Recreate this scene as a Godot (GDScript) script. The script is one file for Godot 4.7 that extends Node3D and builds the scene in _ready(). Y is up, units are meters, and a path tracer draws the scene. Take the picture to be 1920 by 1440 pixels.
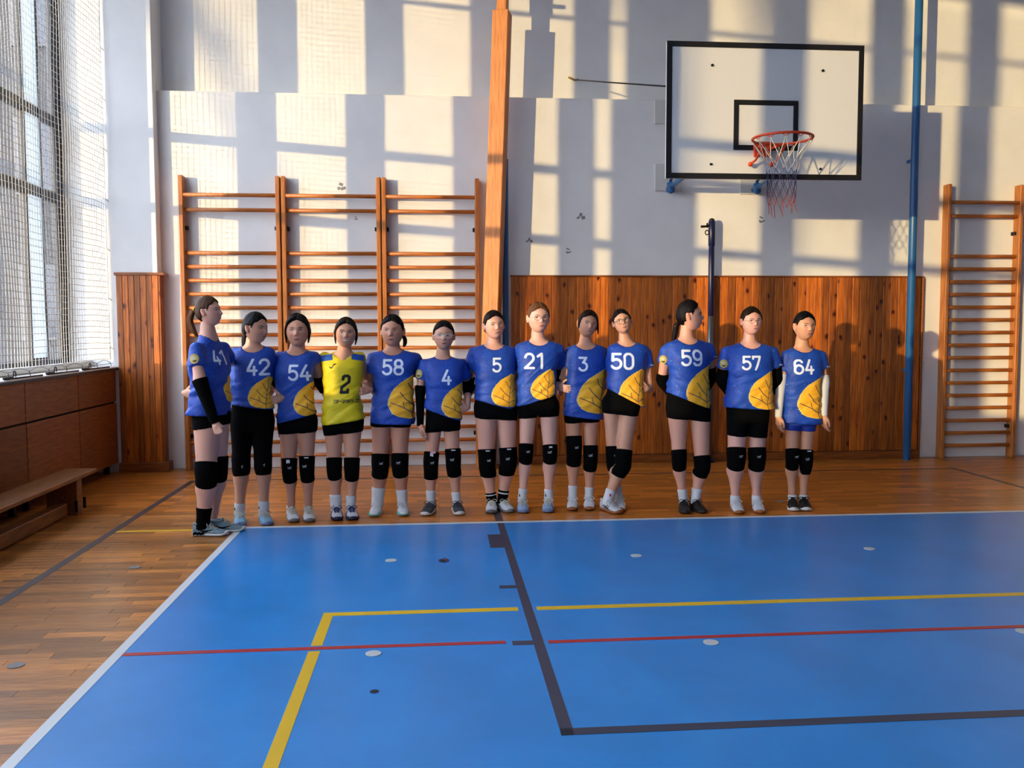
extends Node3D
# A school gym: thirteen volleyball players in a row before wall bars, pine panelling and a basketball hoop.
# Back wall faces +z at z = WALL; the camera stands at the origin, 1.5 m up.
const WALL := -9.494
const UPPER := -9.694      # the upper band of the back wall stands further back
const WIN_X := -3.78       # plane of the glass in the left wall
const SUN_DIR := Vector3(1.0, -0.072, -1.0)

var M := {}
var box_cache := {}
var used := {}

func _ready():
	seed(7)
	# ---- camera
	var cam := Camera3D.new()
	cam.name = "camera"
	cam.fov = rad_to_deg(2.0 * atan(720.0 / 1650.0))
	cam.near = 0.05
	cam.far = 300.0
	cam.transform = Transform3D(Basis(Vector3.UP, -0.0840889) * Basis(Vector3.RIGHT, -0.065857) * Basis(Vector3.BACK, -0.00242232), Vector3(0, 1.5, 0))
	add_child(cam)
	cam.current = true
	# ---- sky, exposure
	var env := Environment.new()
	var sky := Sky.new()
	var sm := ProceduralSkyMaterial.new()
	sm.sky_top_color = Color(0.84, 0.90, 1.0)
	sm.sky_horizon_color = Color(0.97, 0.97, 0.98)
	sm.sky_curve = 0.25
	sm.ground_bottom_color = Color(0.25, 0.25, 0.26)
	sm.ground_horizon_color = Color(0.45, 0.46, 0.48)
	sm.sun_angle_max = 12.0
	sm.sky_energy_multiplier = 1.0
	sky.sky_material = sm
	env.background_mode = Environment.BG_SKY
	env.sky = sky
	env.background_energy_multiplier = SKY_ENERGY
	env.tonemap_mode = Environment.TONE_MAPPER_LINEAR
	env.tonemap_exposure = EXPOSURE
	env.sdfgi_enabled = true
	env.ssao_enabled = true
	env.ssil_enabled = true
	var we := WorldEnvironment.new()
	we.name = "world_environment"
	we.environment = env
	add_child(we)
	# ---- low evening sun through the windows of the left wall
	var sun := DirectionalLight3D.new()
	sun.name = "sun"
	sun.light_color = SUN_COLOR
	sun.light_energy = SUN_ENERGY
	sun.light_angular_distance = 0.5
	sun.shadow_enabled = true
	sun.sky_mode = DirectionalLight3D.SKY_MODE_LIGHT_ONLY
	add_child(sun)
	sun.look_at_from_position(Vector3.ZERO, SUN_DIR, Vector3.UP)
	make_materials()
	build_room()
	build_outside()
	build_floor_marks()
	build_left_side()
	build_wall_things()
	build_hoop()
	build_people()

# tuned numbers of the light
const SKY_ENERGY := 11.0
const EXPOSURE := 1.08
const SUN_ENERGY := 1.55
const SUN_COLOR := Color(1.0, 0.87, 0.61)

# ------------------------------------------------------------------ names, nodes
func numbered(called: String) -> String:
	var n: int = used.get(called, -1) + 1
	used[called] = n
	return called if n == 0 else "%s_%03d" % [called, n]

func thing(called: String, label: String, category: String, at := Vector3.ZERO, turn := 0.0, group := "") -> Node3D:
	var o := Node3D.new()
	o.name = numbered(called)
	add_child(o)
	o.position = at
	o.rotation.y = turn
	tag(o, label, category, group)
	return o

func tag(o: Node, label: String, category: String, group := ""):
	o.set_meta("label", label)
	o.set_meta("category", category)
	if group != "":
		o.set_meta("group", group)

func struct_root(called: String) -> Node3D:
	var o := Node3D.new()
	o.name = called
	add_child(o)
	o.set_meta("kind", "structure")
	return o

func part(called: String, mesh: Mesh, mat: Material, parent: Node, at := Vector3.ZERO, rot := Vector3.ZERO) -> MeshInstance3D:
	var o := MeshInstance3D.new()
	var n := 0
	var try := called
	while parent.has_node(NodePath(try)):
		n += 1
		try = "%s_%03d" % [called, n]
	o.name = try
	o.mesh = mesh
	if mat:
		o.material_override = mat
	o.position = at
	o.rotation = rot
	parent.add_child(o, true)
	return o

# ------------------------------------------------------------------ materials
func mat(c: Color, rough := 0.6, metal := 0.0) -> StandardMaterial3D:
	var m := StandardMaterial3D.new()
	m.albedo_color = c
	m.roughness = rough
	m.metallic = metal
	return m

func noise(seed_: int, freq: float, oct := 3, type := FastNoiseLite.TYPE_SIMPLEX_SMOOTH) -> FastNoiseLite:
	var n := FastNoiseLite.new()
	n.seed = seed_
	n.frequency = freq
	n.noise_type = type
	n.fractal_octaves = oct
	return n

func ramp_tex(seed_: int, freq: float, cols: Array, offs: Array, size := 256, oct := 3) -> NoiseTexture2D:
	var t := NoiseTexture2D.new()
	t.width = size
	t.height = size
	t.seamless = true
	t.noise = noise(seed_, freq, oct)
	var g := Gradient.new()
	g.offsets = PackedFloat32Array(offs)
	g.colors = PackedColorArray(cols)
	t.color_ramp = g
	return t

func normal_tex(seed_: int, freq: float, strength := 4.0, size := 256, oct := 3) -> NoiseTexture2D:
	var t := NoiseTexture2D.new()
	t.width = size
	t.height = size
	t.seamless = true
	t.noise = noise(seed_, freq, oct)
	t.as_normal_map = true
	t.bump_strength = strength
	return t

var grain_tex := {}
func wood(dark: Color, light: Color, scale: Vector3, rough: float, key: int, offset := Vector3.ZERO, world := true) -> StandardMaterial3D:
	var m := mat(Color.WHITE, rough)
	var id := "%d%s%s" % [key, dark, light]
	if not grain_tex.has(id):
		grain_tex[id] = ramp_tex(key, 0.02, [dark, dark.lerp(light, 0.55), light], [0.15, 0.5, 0.8], 256, 4)
	m.albedo_texture = grain_tex[id]
	m.uv1_triplanar = true
	m.uv1_world_triplanar = world
	m.uv1_scale = scale
	m.uv1_offset = offset
	m.uv1_triplanar_sharpness = 8.0
	return m

func make_materials():
	# plaster with faint stains
	for nm in ["wall", "wall_upper"]:
		var w := mat(Color.WHITE, 0.85)
		w.albedo_texture = ramp_tex(11 if nm == "wall" else 12, 0.008, [Color(0.872, 0.872, 0.868), Color(0.885, 0.885, 0.88), Color(0.895, 0.895, 0.89)], [0.1, 0.45, 0.8], 512, 5)
		w.uv1_triplanar = true
		w.uv1_world_triplanar = true
		w.uv1_scale = Vector3.ONE * 0.45
		M[nm] = w
	M.scuff = mat(Color(0.52, 0.52, 0.53), 0.9)
	M.plate = mat(Color(0.80, 0.80, 0.78), 0.6)
	M.unseen_cladding = wood(Color(0.30, 0.17, 0.08), Color(0.40, 0.24, 0.12), Vector3(4, 0.5, 4), 0.5, 28)
	M.ceiling = mat(Color(0.86, 0.86, 0.85), 0.9)
	# knotty pine boards: five tones
	var knots := NoiseTexture2D.new()
	knots.width = 512
	knots.height = 512
	knots.seamless = true
	var kn := noise(5, 0.014, 1, FastNoiseLite.TYPE_CELLULAR)
	kn.fractal_type = FastNoiseLite.FRACTAL_NONE
	kn.cellular_return_type = FastNoiseLite.RETURN_DISTANCE
	kn.cellular_jitter = 1.0
	kn.domain_warp_enabled = true
	kn.domain_warp_amplitude = 14.0
	kn.domain_warp_frequency = 0.03
	knots.noise = kn
	knots.normalize = true
	var kg := Gradient.new()
	kg.offsets = PackedFloat32Array([0.0, 0.035, 0.06, 0.12])
	kg.colors = PackedColorArray([Color(0.18, 0.10, 0.07), Color(0.28, 0.17, 0.10), Color(0.75, 0.6, 0.5), Color(1, 1, 1)])
	knots.color_ramp = kg
	M.pine = []
	for i in 5:
		var t := 0.84 + 0.07 * i
		var p := wood(Color(0.57 * t, 0.285 * t, 0.08 * t), Color(0.76 * t, 0.425 * t, 0.135 * t), Vector3(7, 0.45, 7), 0.42, 20 + i % 2, Vector3(i * 0.37, i * 0.21, i * 0.13))
		p.detail_enabled = true
		p.detail_blend_mode = BaseMaterial3D.BLEND_MODE_MUL
		p.detail_uv_layer = BaseMaterial3D.DETAIL_UV_2
		p.detail_albedo = knots
		p.uv2_triplanar = true
		p.uv2_world_triplanar = true
		p.uv2_scale = Vector3(0.62, 0.42, 0.62)
		p.uv2_offset = Vector3(0.17 * i, 0.31 * i, 0)
		M.pine.append(p)
	M.pine_trim = wood(Color(0.46, 0.24, 0.09), Color(0.60, 0.34, 0.13), Vector3(0.5, 7, 7), 0.45, 22)
	M.bar = wood(Color(0.60, 0.33, 0.13), Color(0.76, 0.46, 0.20), Vector3(0.6, 9, 9), 0.4, 23)
	M.upright = wood(Color(0.60, 0.34, 0.13), Color(0.74, 0.46, 0.20), Vector3(9, 0.5, 9), 0.4, 24)
	M.beam = wood(Color(0.72, 0.42, 0.19), Color(0.83, 0.53, 0.27), Vector3(6, 0.5, 6), 0.5, 25)
	M.cabinet = []
	for i in 3:
		M.cabinet.append(wood(Color(0.47, 0.26, 0.10) * (0.92 + 0.06 * i), Color(0.58, 0.34, 0.14) * (0.92 + 0.06 * i), Vector3(2, 6, 0.7), 0.45, 26, Vector3(i * 0.3, 0, i * 0.4)))
	M.bench = wood(Color(0.42, 0.25, 0.11), Color(0.56, 0.36, 0.17), Vector3(8, 4, 0.6), 0.4, 27)
	# floor
	M.plank = []
	for i in 6:
		var t := [0.80, 0.88, 0.95, 1.0, 1.08, 1.2][i] as float
		M.plank.append(wood(Color(0.57 * t, 0.35 * t, 0.145 * t), Color(0.70 * t, 0.46 * t, 0.21 * t), Vector3(0.9, 1, 10), 0.30, 30 + i % 2, Vector3(0.23 * i, 0, 0.41 * i)))
	var fl := mat(Color.WHITE, 0.30)
	fl.albedo_texture = ImageTexture.create_from_image(parquet_image())
	M.parquet = fl
	var bl := mat(Color.WHITE, 0.33)
	bl.albedo_texture = ramp_tex(41, 0.01, [Color(0.015, 0.48, 0.76), Color(0.018, 0.495, 0.785), Color(0.025, 0.51, 0.80)], [0.2, 0.5, 0.8], 256, 5)
	bl.uv1_triplanar = true
	bl.uv1_world_triplanar = true
	bl.uv1_scale = Vector3.ONE * 0.6
	M.court = bl
	M.line_white = mat(Color(0.80, 0.82, 0.83), 0.4)
	M.line_yellow = mat(Color(0.85, 0.68, 0.08), 0.4)
	M.line_red = mat(Color(0.66, 0.13, 0.15), 0.4)
	M.line_dark = mat(Color(0.17, 0.20, 0.28), 0.4)
	M.line_grey = mat(Color(0.24, 0.21, 0.23), 0.4)
	M.plug = mat(Color(0.72, 0.74, 0.74), 0.5)
	M.hole = mat(Color(0.03, 0.02, 0.03), 0.8)
	# metals and paints
	M.blue_paint = mat(Color(0.05, 0.22, 0.50), 0.35)
	M.teal_paint = mat(Color(0.13, 0.36, 0.58), 0.35)
	M.dark_blue = mat(Color(0.04, 0.08, 0.26), 0.4)
	M.steel = mat(Color(0.45, 0.47, 0.5), 0.3, 0.9)
	M.dark_metal = mat(Color(0.08, 0.08, 0.09), 0.45, 0.5)
	M.black = mat(Color(0.045, 0.045, 0.05), 0.55)
	M.board = mat(Color(0.84, 0.845, 0.84), 0.5)
	M.orange = mat(Color(0.85, 0.25, 0.06), 0.4)
	M.frame = mat(Color(0.12, 0.13, 0.15), 0.5)
	var pier := mat(Color(0.82, 0.84, 0.86), 0.6)
	pier.backlight_enabled = true
	pier.backlight = Color(0.80, 0.84, 0.86)
	M.pier = pier
	var glass := mat(Color(1, 1, 1, 0.06), 0.03)
	glass.transparency = BaseMaterial3D.TRANSPARENCY_ALPHA
	glass.metallic_specular = 0.2
	M.glass = glass
	M.cord = mat(Color(0.93, 0.92, 0.89), 0.8)
	var nc := mat(Color.WHITE, 0.8)
	nc.vertex_color_use_as_albedo = true
	M.net_cord = nc
	M.dark_wood = mat(Color(0.06, 0.045, 0.035), 0.8)

func parquet_image() -> Image:
	# sixteen strips of seven centimetres: 2.24 m by 1.12 m
	var im := Image.create(1024, 512, false, Image.FORMAT_RGB8)
	var rng := RandomNumberGenerator.new()
	rng.seed = 3
	var nz := noise(8, 0.02, 3)
	for row in 16:
		var x := -rng.randi_range(0, 200)
		while x < 1024:
			var l := rng.randi_range(130, 330)
			var t := rng.randf_range(0.80, 1.14)
			var c := Color(0.76 * t, 0.46 * t, 0.175 * t)
			im.fill_rect(Rect2i(maxi(x, 0), row * 32, l + mini(x, 0), 32), c)
			for k in 9:
				var yy := row * 32 + rng.randi_range(1, 30)
				var s := rng.randf_range(0.90, 1.08)
				im.fill_rect(Rect2i(maxi(x, 0) + rng.randi_range(0, l / 2), yy, l / 3, rng.randi_range(1, 3)), Color(c.r * s, c.g * s, c.b * s))
			im.fill_rect(Rect2i(maxi(x, 0), row * 32, 1, 32), Color(0.30, 0.165, 0.075))
			x += l
		im.fill_rect(Rect2i(0, row * 32, 1024, 1), Color(0.34, 0.19, 0.085))
	return im

# ------------------------------------------------------------------ shapes
func mb() -> SurfaceTool:
	var st := SurfaceTool.new()
	st.begin(Mesh.PRIMITIVE_TRIANGLES)
	return st

func tri(st: SurfaceTool, a: Vector3, b: Vector3, c: Vector3):  # counter-clockwise seen from outside
	st.add_vertex(a); st.add_vertex(c); st.add_vertex(b)

func quad(st: SurfaceTool, a: Vector3, b: Vector3, c: Vector3, d: Vector3):
	tri(st, a, b, c); tri(st, a, c, d)

func add_box(st: SurfaceTool, c: Vector3, s: Vector3, bevel := 0.0, basis := Basis()):
	st.set_smooth_group(-1)
	var h := s * 0.5
	var b := minf(bevel, minf(h.x, minf(h.y, h.z)) * 0.9)
	var i := h - Vector3.ONE * b
	var f := func(x: float, y: float, z: float) -> Vector3: return c + basis * Vector3(x, y, z)
	for sgn in [-1.0, 1.0]:
		for ax in 3:
			var n := Vector3.ZERO; n[ax] = sgn
			var u := Vector3.ZERO; u[(ax + 1) % 3] = i[(ax + 1) % 3]
			var v := Vector3.ZERO; v[(ax + 2) % 3] = i[(ax + 2) % 3]
			var o: Vector3 = n * h[ax]
			var q := [o - u - v, o + u - v, o + u + v, o - u + v]
			if sgn < 0: q.reverse()
			quad(st, c + basis * q[0], c + basis * q[1], c + basis * q[2], c + basis * q[3])
	if b <= 0.0: return
	for ax in 3:
		var a1 := (ax + 1) % 3
		var a2 := (ax + 2) % 3
		for s1 in [-1.0, 1.0]:
			for s2 in [-1.0, 1.0]:
				var p := Vector3.ZERO; p[a1] = s1 * h[a1]; p[a2] = s2 * i[a2]
				var r := Vector3.ZERO; r[a1] = s1 * i[a1]; r[a2] = s2 * h[a2]
				var e := Vector3.ZERO; e[ax] = i[ax]
				var q := [p - e, p + e, r + e, r - e]
				if s1 * s2 > 0: q.reverse()
				quad(st, c + basis * q[0], c + basis * q[1], c + basis * q[2], c + basis * q[3])
	for sx in [-1.0, 1.0]:
		for sy in [-1.0, 1.0]:
			for sz in [-1.0, 1.0]:
				var q := [Vector3(sx * h.x, sy * i.y, sz * i.z), Vector3(sx * i.x, sy * h.y, sz * i.z), Vector3(sx * i.x, sy * i.y, sz * h.z)]
				if sx * sy * sz < 0: q.reverse()
				tri(st, c + basis * q[0], c + basis * q[1], c + basis * q[2])

func done(st: SurfaceTool) -> ArrayMesh:
	st.generate_normals()
	return st.commit()

func box_mesh(s: Vector3, bevel := 0.0) -> ArrayMesh:
	var key := "%s|%s" % [s, bevel]
	if not box_cache.has(key):
		var st := mb()
		add_box(st, Vector3.ZERO, s, bevel)
		box_cache[key] = done(st)
	return box_cache[key]

func box(called: String, lo: Vector3, hi: Vector3, m: Material, parent: Node, bevel := 0.0) -> MeshInstance3D:
	return part(called, box_mesh((hi - lo).abs(), bevel), m, parent, (lo + hi) * 0.5)

# a tube along a path; radii may differ along it; ends rounded off by a short cap
func add_tube(st: SurfaceTool, path: Array, radii: Array, segs := 10, cap := true, closed := false, color = null, flat := 1.0):
	st.set_smooth_group(0)
	var n := path.size()
	var rings := []
	var up := Vector3.ZERO
	for i in n:
		var t: Vector3
		if closed:
			t = (path[(i + 1) % n] - path[(i + n - 1) % n]).normalized()
		else:
			t = (path[mini(i + 1, n - 1)] - path[maxi(i - 1, 0)]).normalized()
		if up == Vector3.ZERO:
			up = Vector3.BACK if absf(t.dot(Vector3.BACK)) < 0.9 else Vector3.UP
		var b := t.cross(up).normalized()
		up = b.cross(t).normalized()
		var ring := PackedVector3Array()
		var r: float = radii[i] if radii.size() > 1 else radii[0]
		for k in segs:
			var a := TAU * k / segs
			ring.append(path[i] + (b * cos(a) - up * -sin(a) * flat) * r)
		rings.append(ring)
	var m := n if closed else n - 1
	if color != null: st.set_color(color)
	for i in m:
		var r0: PackedVector3Array = rings[i]
		var r1: PackedVector3Array = rings[(i + 1) % n]
		for k in segs:
			var k2 := (k + 1) % segs
			# ring runs from b to up; b x up = -t, so outward quads run the other way
			st.add_vertex(r0[k]); st.add_vertex(r0[k2]); st.add_vertex(r1[k2])
			st.add_vertex(r0[k]); st.add_vertex(r1[k2]); st.add_vertex(r1[k])
	if cap and not closed:
		for e in 2:
			var i := 0 if e == 0 else n - 1
			var t: Vector3 = (path[0] - path[1]).normalized() if e == 0 else (path[n - 1] - path[n - 2]).normalized()
			var r: float = radii[i] if radii.size() > 1 else radii[0]
			var tip: Vector3 = path[i] + t * r * 0.5
			var ring: PackedVector3Array = rings[i]
			for k in segs:
				var k2 := (k + 1) % segs
				if e == 1:
					st.add_vertex(ring[k]); st.add_vertex(ring[k2]); st.add_vertex(tip)
				else:
					st.add_vertex(ring[k2]); st.add_vertex(ring[k]); st.add_vertex(tip)

func tube(called: String, path: Array, radii: Array, m: Material, parent: Node, segs := 12, closed := false) -> MeshInstance3D:
	var st := mb()
	add_tube(st, path, radii, segs, true, closed)
	return part(called, done(st), m, parent)

# a polyline smoothed by Catmull-Rom
func smooth(pts: Array, per := 5) -> Array:
	var out := []
	var n := pts.size()
	for i in n - 1:
		for k in per:
			var t := float(k) / per
			out.append((pts[i] as Vector3).cubic_interpolate(pts[i + 1], pts[maxi(i - 1, 0)], pts[mini(i + 2, n - 1)], t))
	out.append(pts[n - 1])
	return out

func add_disc(st: SurfaceTool, c: Vector3, rx: float, rz: float, h: float, segs := 20):
	st.set_smooth_group(-1)
	for k in segs:
		var a := TAU * k / segs
		var b := TAU * (k + 1) / segs
		var p := c + Vector3(rx * cos(a), h, -rz * sin(a))
		var q := c + Vector3(rx * cos(b), h, -rz * sin(b))
		tri(st, c + Vector3(0, h, 0), p, q)
		quad(st, p - Vector3(0, h, 0), q - Vector3(0, h, 0), q, p)

# ------------------------------------------------------------------ the room
const ROOM_R := 9.6
const ROOM_F := 5.5
const ROOM_H := 6.2
const PIER_FIRST := 0.655   # distance of the first pier from the back wall
const PIER_STEP := 1.12
const PIER_W := 0.29
const TRANSOMS := [1.16, 2.78, 3.53, 5.20, 5.86]

func build_room():
	var back := struct_root("wall_back")
	box("lower_wall", Vector3(-3.80, 0, WALL - 0.5), Vector3(ROOM_R, 3.925, WALL), M.wall, back, 0.004)
	box("upper_wall", Vector3(-3.80, 3.92, WALL - 0.5), Vector3(ROOM_R, ROOM_H, UPPER), M.wall_upper, back)
	box("pilaster", Vector3(-3.80, 0, WALL - 0.3), Vector3(-2.856, ROOM_H, -9.36), M.wall, back, 0.004)
	# scuffs in the plaster
	var st := mb()
	for s in [[0.99, 2.42, 0.05, 0.03], [1.55, 2.68, 0.06, 0.045], [1.41, 2.31, 0.025, 0.05], [-1.0, 2.97, 0.05, 0.06], [1.52, 1.0, 0.03, 0.05], [-0.85, 2.64, 0.015, 0.03], [3.55, 2.66, 0.03, 0.06]]:
		for k in 3:
			add_box(st, Vector3(s[0] + (k - 1) * s[2] * 0.45, s[1] + (k % 2 - 0.5) * s[3] * 0.7, WALL + 0.0008), Vector3(s[2] * 0.6, s[3] * (0.5 + 0.2 * k), 0.0016), 0.0, Basis(Vector3.BACK, 0.5 + k * 0.7))
	part("plaster_chips", done(st), M.scuff, back).set_meta("kind", "stuff")
	# grey dirt where the wall meets the floor
	var floor_ := struct_root("floor")
	box("subfloor", Vector3(-4.1, -0.25, WALL - 0.5), Vector3(ROOM_R, -0.012, ROOM_F), M.dark_wood, floor_)
	build_floor(floor_)
	var ceil_ := struct_root("ceiling")
	box("ceiling_slab", Vector3(-4.1, ROOM_H, WALL - 0.5), Vector3(ROOM_R + 0.3, ROOM_H + 0.25, ROOM_F + 0.3), M.ceiling, ceil_)
	var right := struct_root("wall_right")
	box("plaster", Vector3(ROOM_R, -0.25, WALL - 0.5), Vector3(ROOM_R + 0.3, ROOM_H, ROOM_F + 0.3), M.wall, right)
	var front := struct_root("wall_front")
	box("plaster", Vector3(-4.1, -0.25, ROOM_F), Vector3(ROOM_R, ROOM_H, ROOM_F + 0.3), M.wall, front)
	# dark wood on both unseen walls, put there to dim the lower room
	box("unseen_cladding", Vector3(-3.7, 0.0, ROOM_F - 0.04), Vector3(ROOM_R - 0.05, 3.2, ROOM_F), M.unseen_cladding, front)
	box("unseen_cladding", Vector3(ROOM_R - 0.04, 0.0, WALL + 0.05), Vector3(ROOM_R, 3.2, ROOM_F), M.unseen_cladding, right)
	build_window_wall()

func build_window_wall():
	var left := struct_root("wall_left")
	box("parapet", Vector3(-4.1, 0, -9.36), Vector3(WIN_X - 0.03, 1.13, ROOM_F), M.wall, left)
	box("lintel", Vector3(-4.1, 5.88, -9.36), Vector3(WIN_X + 0.1, ROOM_H, ROOM_F), M.wall, left)
	box("front_jamb", Vector3(-4.1, 1.13, 4.6), Vector3(WIN_X + 0.1, 5.88, ROOM_F), M.wall, left)
	var pane_cache := {}
	var z := WALL + PIER_FIRST - PIER_STEP
	var n := 0
	while z < 4.5:
		var z0 := maxf(z + PIER_W, -9.36)      # the light begins behind a pier
		var z1 := minf(z + PIER_STEP, 4.6)
		n += 1
		var w := struct_root("window_%d" % n)
		var st := mb()
		for y in TRANSOMS:
			var hh := 0.10 if y < 4.0 and y > 1.5 else 0.045
			add_box(st, Vector3(WIN_X, y, (z0 + z1) / 2), Vector3(0.06, hh, z1 - z0 + (PIER_W if z1 < 4.6 else 0.0) * 0), 0.004)
		for zz in [z0 + 0.02, z1 - 0.02]:
			add_box(st, Vector3(WIN_X, 3.5, zz), Vector3(0.055, 4.7, 0.04), 0.004)
		if n == 1:  # wide dark jamb added to keep the sun off the corner wall
			add_box(st, Vector3(WIN_X, 3.5, z0 + 0.09), Vector3(0.05, 4.7, 0.18), 0.004)
		part("frame", done(st), M.frame, w)
		for k in 4:
			var lo: float = TRANSOMS[k]
			var hi: float = TRANSOMS[k + 1]
			var g: Material = M.glass
			if n == 6:  # window out of view; its blind is placed to hold back the sun
				g = M.pier
			var cut := 0.19 if n == 6 else 0.0
			part("unseen_blind" if n == 6 else "pane", box_mesh(Vector3(0.006, hi - lo, z1 - z0 - 0.08 - cut), 0.0), g, w, Vector3(WIN_X, (lo + hi) / 2, (z0 + z1 + cut) / 2))
			if n == 6: part("pane", box_mesh(Vector3(0.006, hi - lo, cut), 0.0), M.glass, w, Vector3(WIN_X - 0.002, (lo + hi) / 2, z0 + 0.04 + cut / 2))
		# the opaque panel between this light and the next, crossed by dark rails
		if z1 < 4.6:
			var pz := (z1 + z1 + PIER_W) / 2
			for k in 4:
				var lo: float = TRANSOMS[k] + 0.05
				var hi: float = TRANSOMS[k + 1] - 0.05
				part("opal_panel", box_mesh(Vector3(0.05, hi - lo, PIER_W), 0.004), M.pier, w, Vector3(WIN_X, (lo + hi) / 2, pz))
			var sr := mb()
			for y in TRANSOMS:
				add_box(sr, Vector3(WIN_X - 0.004, y, pz), Vector3(0.05, 0.10, PIER_W), 0.003)
			part("rail", done(sr), M.frame, w)
		z += PIER_STEP

func build_outside():
	# what stands beyond the glass: a dark wing of the school and bare trees out of view
	var g := struct_root("ground_outside")
	box("asphalt", Vector3(-90, -0.6, -60), Vector3(-4.1, -0.3, 60), mat(Color(0.32, 0.33, 0.33), 0.9), g)
	var tr := mb()  # bare trees out of view, placed to dapple the sunlight
	var rng := RandomNumberGenerator.new()
	rng.seed = 12
	for t in [[-27.0, 21.2, 0.12], [-31.0, 19.6, 0.13], [-30.0, 29.5, 0.13]]:
		grow_limb(tr, rng, Vector3(t[0], -0.4, t[1]), Vector3(rng.randf_range(-0.06, 0.06), 1, rng.randf_range(-0.06, 0.06)), 5.6, t[2], 0)
	part("unseen_bare_trees", done(tr), mat(Color(0.16, 0.13, 0.11), 0.9), g).set_meta("kind", "stuff")
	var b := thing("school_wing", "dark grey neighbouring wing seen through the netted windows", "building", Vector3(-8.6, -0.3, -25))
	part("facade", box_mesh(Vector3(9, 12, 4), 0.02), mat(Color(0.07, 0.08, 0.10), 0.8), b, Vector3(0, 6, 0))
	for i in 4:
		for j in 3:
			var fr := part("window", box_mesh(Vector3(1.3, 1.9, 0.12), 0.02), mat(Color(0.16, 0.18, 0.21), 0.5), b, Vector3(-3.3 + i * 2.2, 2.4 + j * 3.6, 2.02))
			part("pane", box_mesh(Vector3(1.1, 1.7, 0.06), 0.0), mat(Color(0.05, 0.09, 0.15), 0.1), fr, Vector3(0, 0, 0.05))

func grow_limb(st: SurfaceTool, rng: RandomNumberGenerator, at: Vector3, dir: Vector3, length: float, r: float, level: int):
	var mid := at + dir.normalized() * length * 0.5 + Vector3(rng.randf_range(-1, 1), rng.randf_range(-0.3, 0.3), rng.randf_range(-1, 1)) * length * 0.06
	var end := at + dir.normalized() * length
	add_tube(st, [at, mid, end], [r, r * 0.82, r * 0.6], 6)
	if level >= 3: return
	var n := 3
	for i in n:
		var d := (dir.normalized() + Vector3(rng.randf_range(-1, 1), rng.randf_range(0.0, 0.7), rng.randf_range(-1, 1)) * 0.75).normalized()
		grow_limb(st, rng, end if i == 0 else mid.lerp(end, rng.randf_range(0.75 if level == 0 else 0.0, 1.0)), d, length * rng.randf_range(0.42, 0.58), r * 0.55, level + 1)

# ------------------------------------------------------------------ floor
func build_floor(fl: Node3D):
	# parquet strips laid one by one where they can be told apart, left of the court
	var rng := RandomNumberGenerator.new()
	rng.seed = 21
	var z := -2.80
	var meshes := {}
	var count := 0
	var zend := -7.20
	while z > zend and count < 296:
		var x := -3.30 + rng.randf_range(-0.4, 0.0)
		while x < -1.50:
			var l := [0.42, 0.5, 0.6][rng.randi() % 3] as float
			var x0 := maxf(x, -3.30)
			var x1 := minf(x + l, -1.47)
			if -1.47 - x1 < 0.08:
				x1 = -1.47
				x = x1
			x += l
			if x1 - x0 < 0.05: continue
			var w := snappedf(x1 - x0, 0.001)
			part("floor_plank", box_mesh(Vector3(w - 0.0012, 0.012, 0.0688), 0.0008), M.plank[rng.randi() % 6], fl, Vector3((x0 + x1) / 2, -0.006, z - 0.035))
			count += 1
		z -= 0.07
	# the rest of the parquet, too far or too flat to tell apart
	parquet(fl, Vector2(-4.0, z), Vector2(ROOM_R, WALL), "parquet_by_wall")
	parquet(fl, Vector2(-1.47, ROOM_F), Vector2(ROOM_R, z), "parquet_field")
	parquet(fl, Vector2(-4.0, ROOM_F), Vector2(-3.30, z), "parquet_by_windows")
	parquet(fl, Vector2(-3.30, ROOM_F), Vector2(-1.47, -2.80), "parquet_behind")

func parquet(fl: Node3D, a: Vector2, b: Vector2, called: String):
	var st := mb()
	st.set_smooth_group(-1)
	var p := [Vector2(a.x, a.y), Vector2(b.x, a.y), Vector2(b.x, b.y), Vector2(a.x, b.y)]
	for t in [0, 2, 1, 0, 3, 2]:
		var q: Vector2 = p[t]
		st.set_uv(Vector2(q.x / 2.24, q.y / 1.12))
		st.add_vertex(Vector3(q.x, 0, q.y))
	for i in 4:
		var q0: Vector2 = p[i]
		var q1: Vector2 = p[(i + 1) % 4]
		for q in [[q0, 0.0], [q1, 0.0], [q1, -0.012], [q0, 0.0], [q1, -0.012], [q0, -0.012]]:
			st.set_uv(Vector2(q[0].x / 2.24, q[0].y / 1.12))
			st.add_vertex(Vector3(q[0].x, q[1], q[0].y))
	var o := part(called, done(st), M.parquet, fl)
	o.set_meta("kind", "stuff")

func strip(called: String, x0: float, z0: float, x1: float, z1: float, m: Material, parent: Node, y := 0.0, h := 0.0012):
	box(called, Vector3(minf(x0, x1), y - 0.0005, minf(z0, z1)), Vector3(maxf(x0, x1), y + h, maxf(z0, z1)), m, parent)

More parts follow.
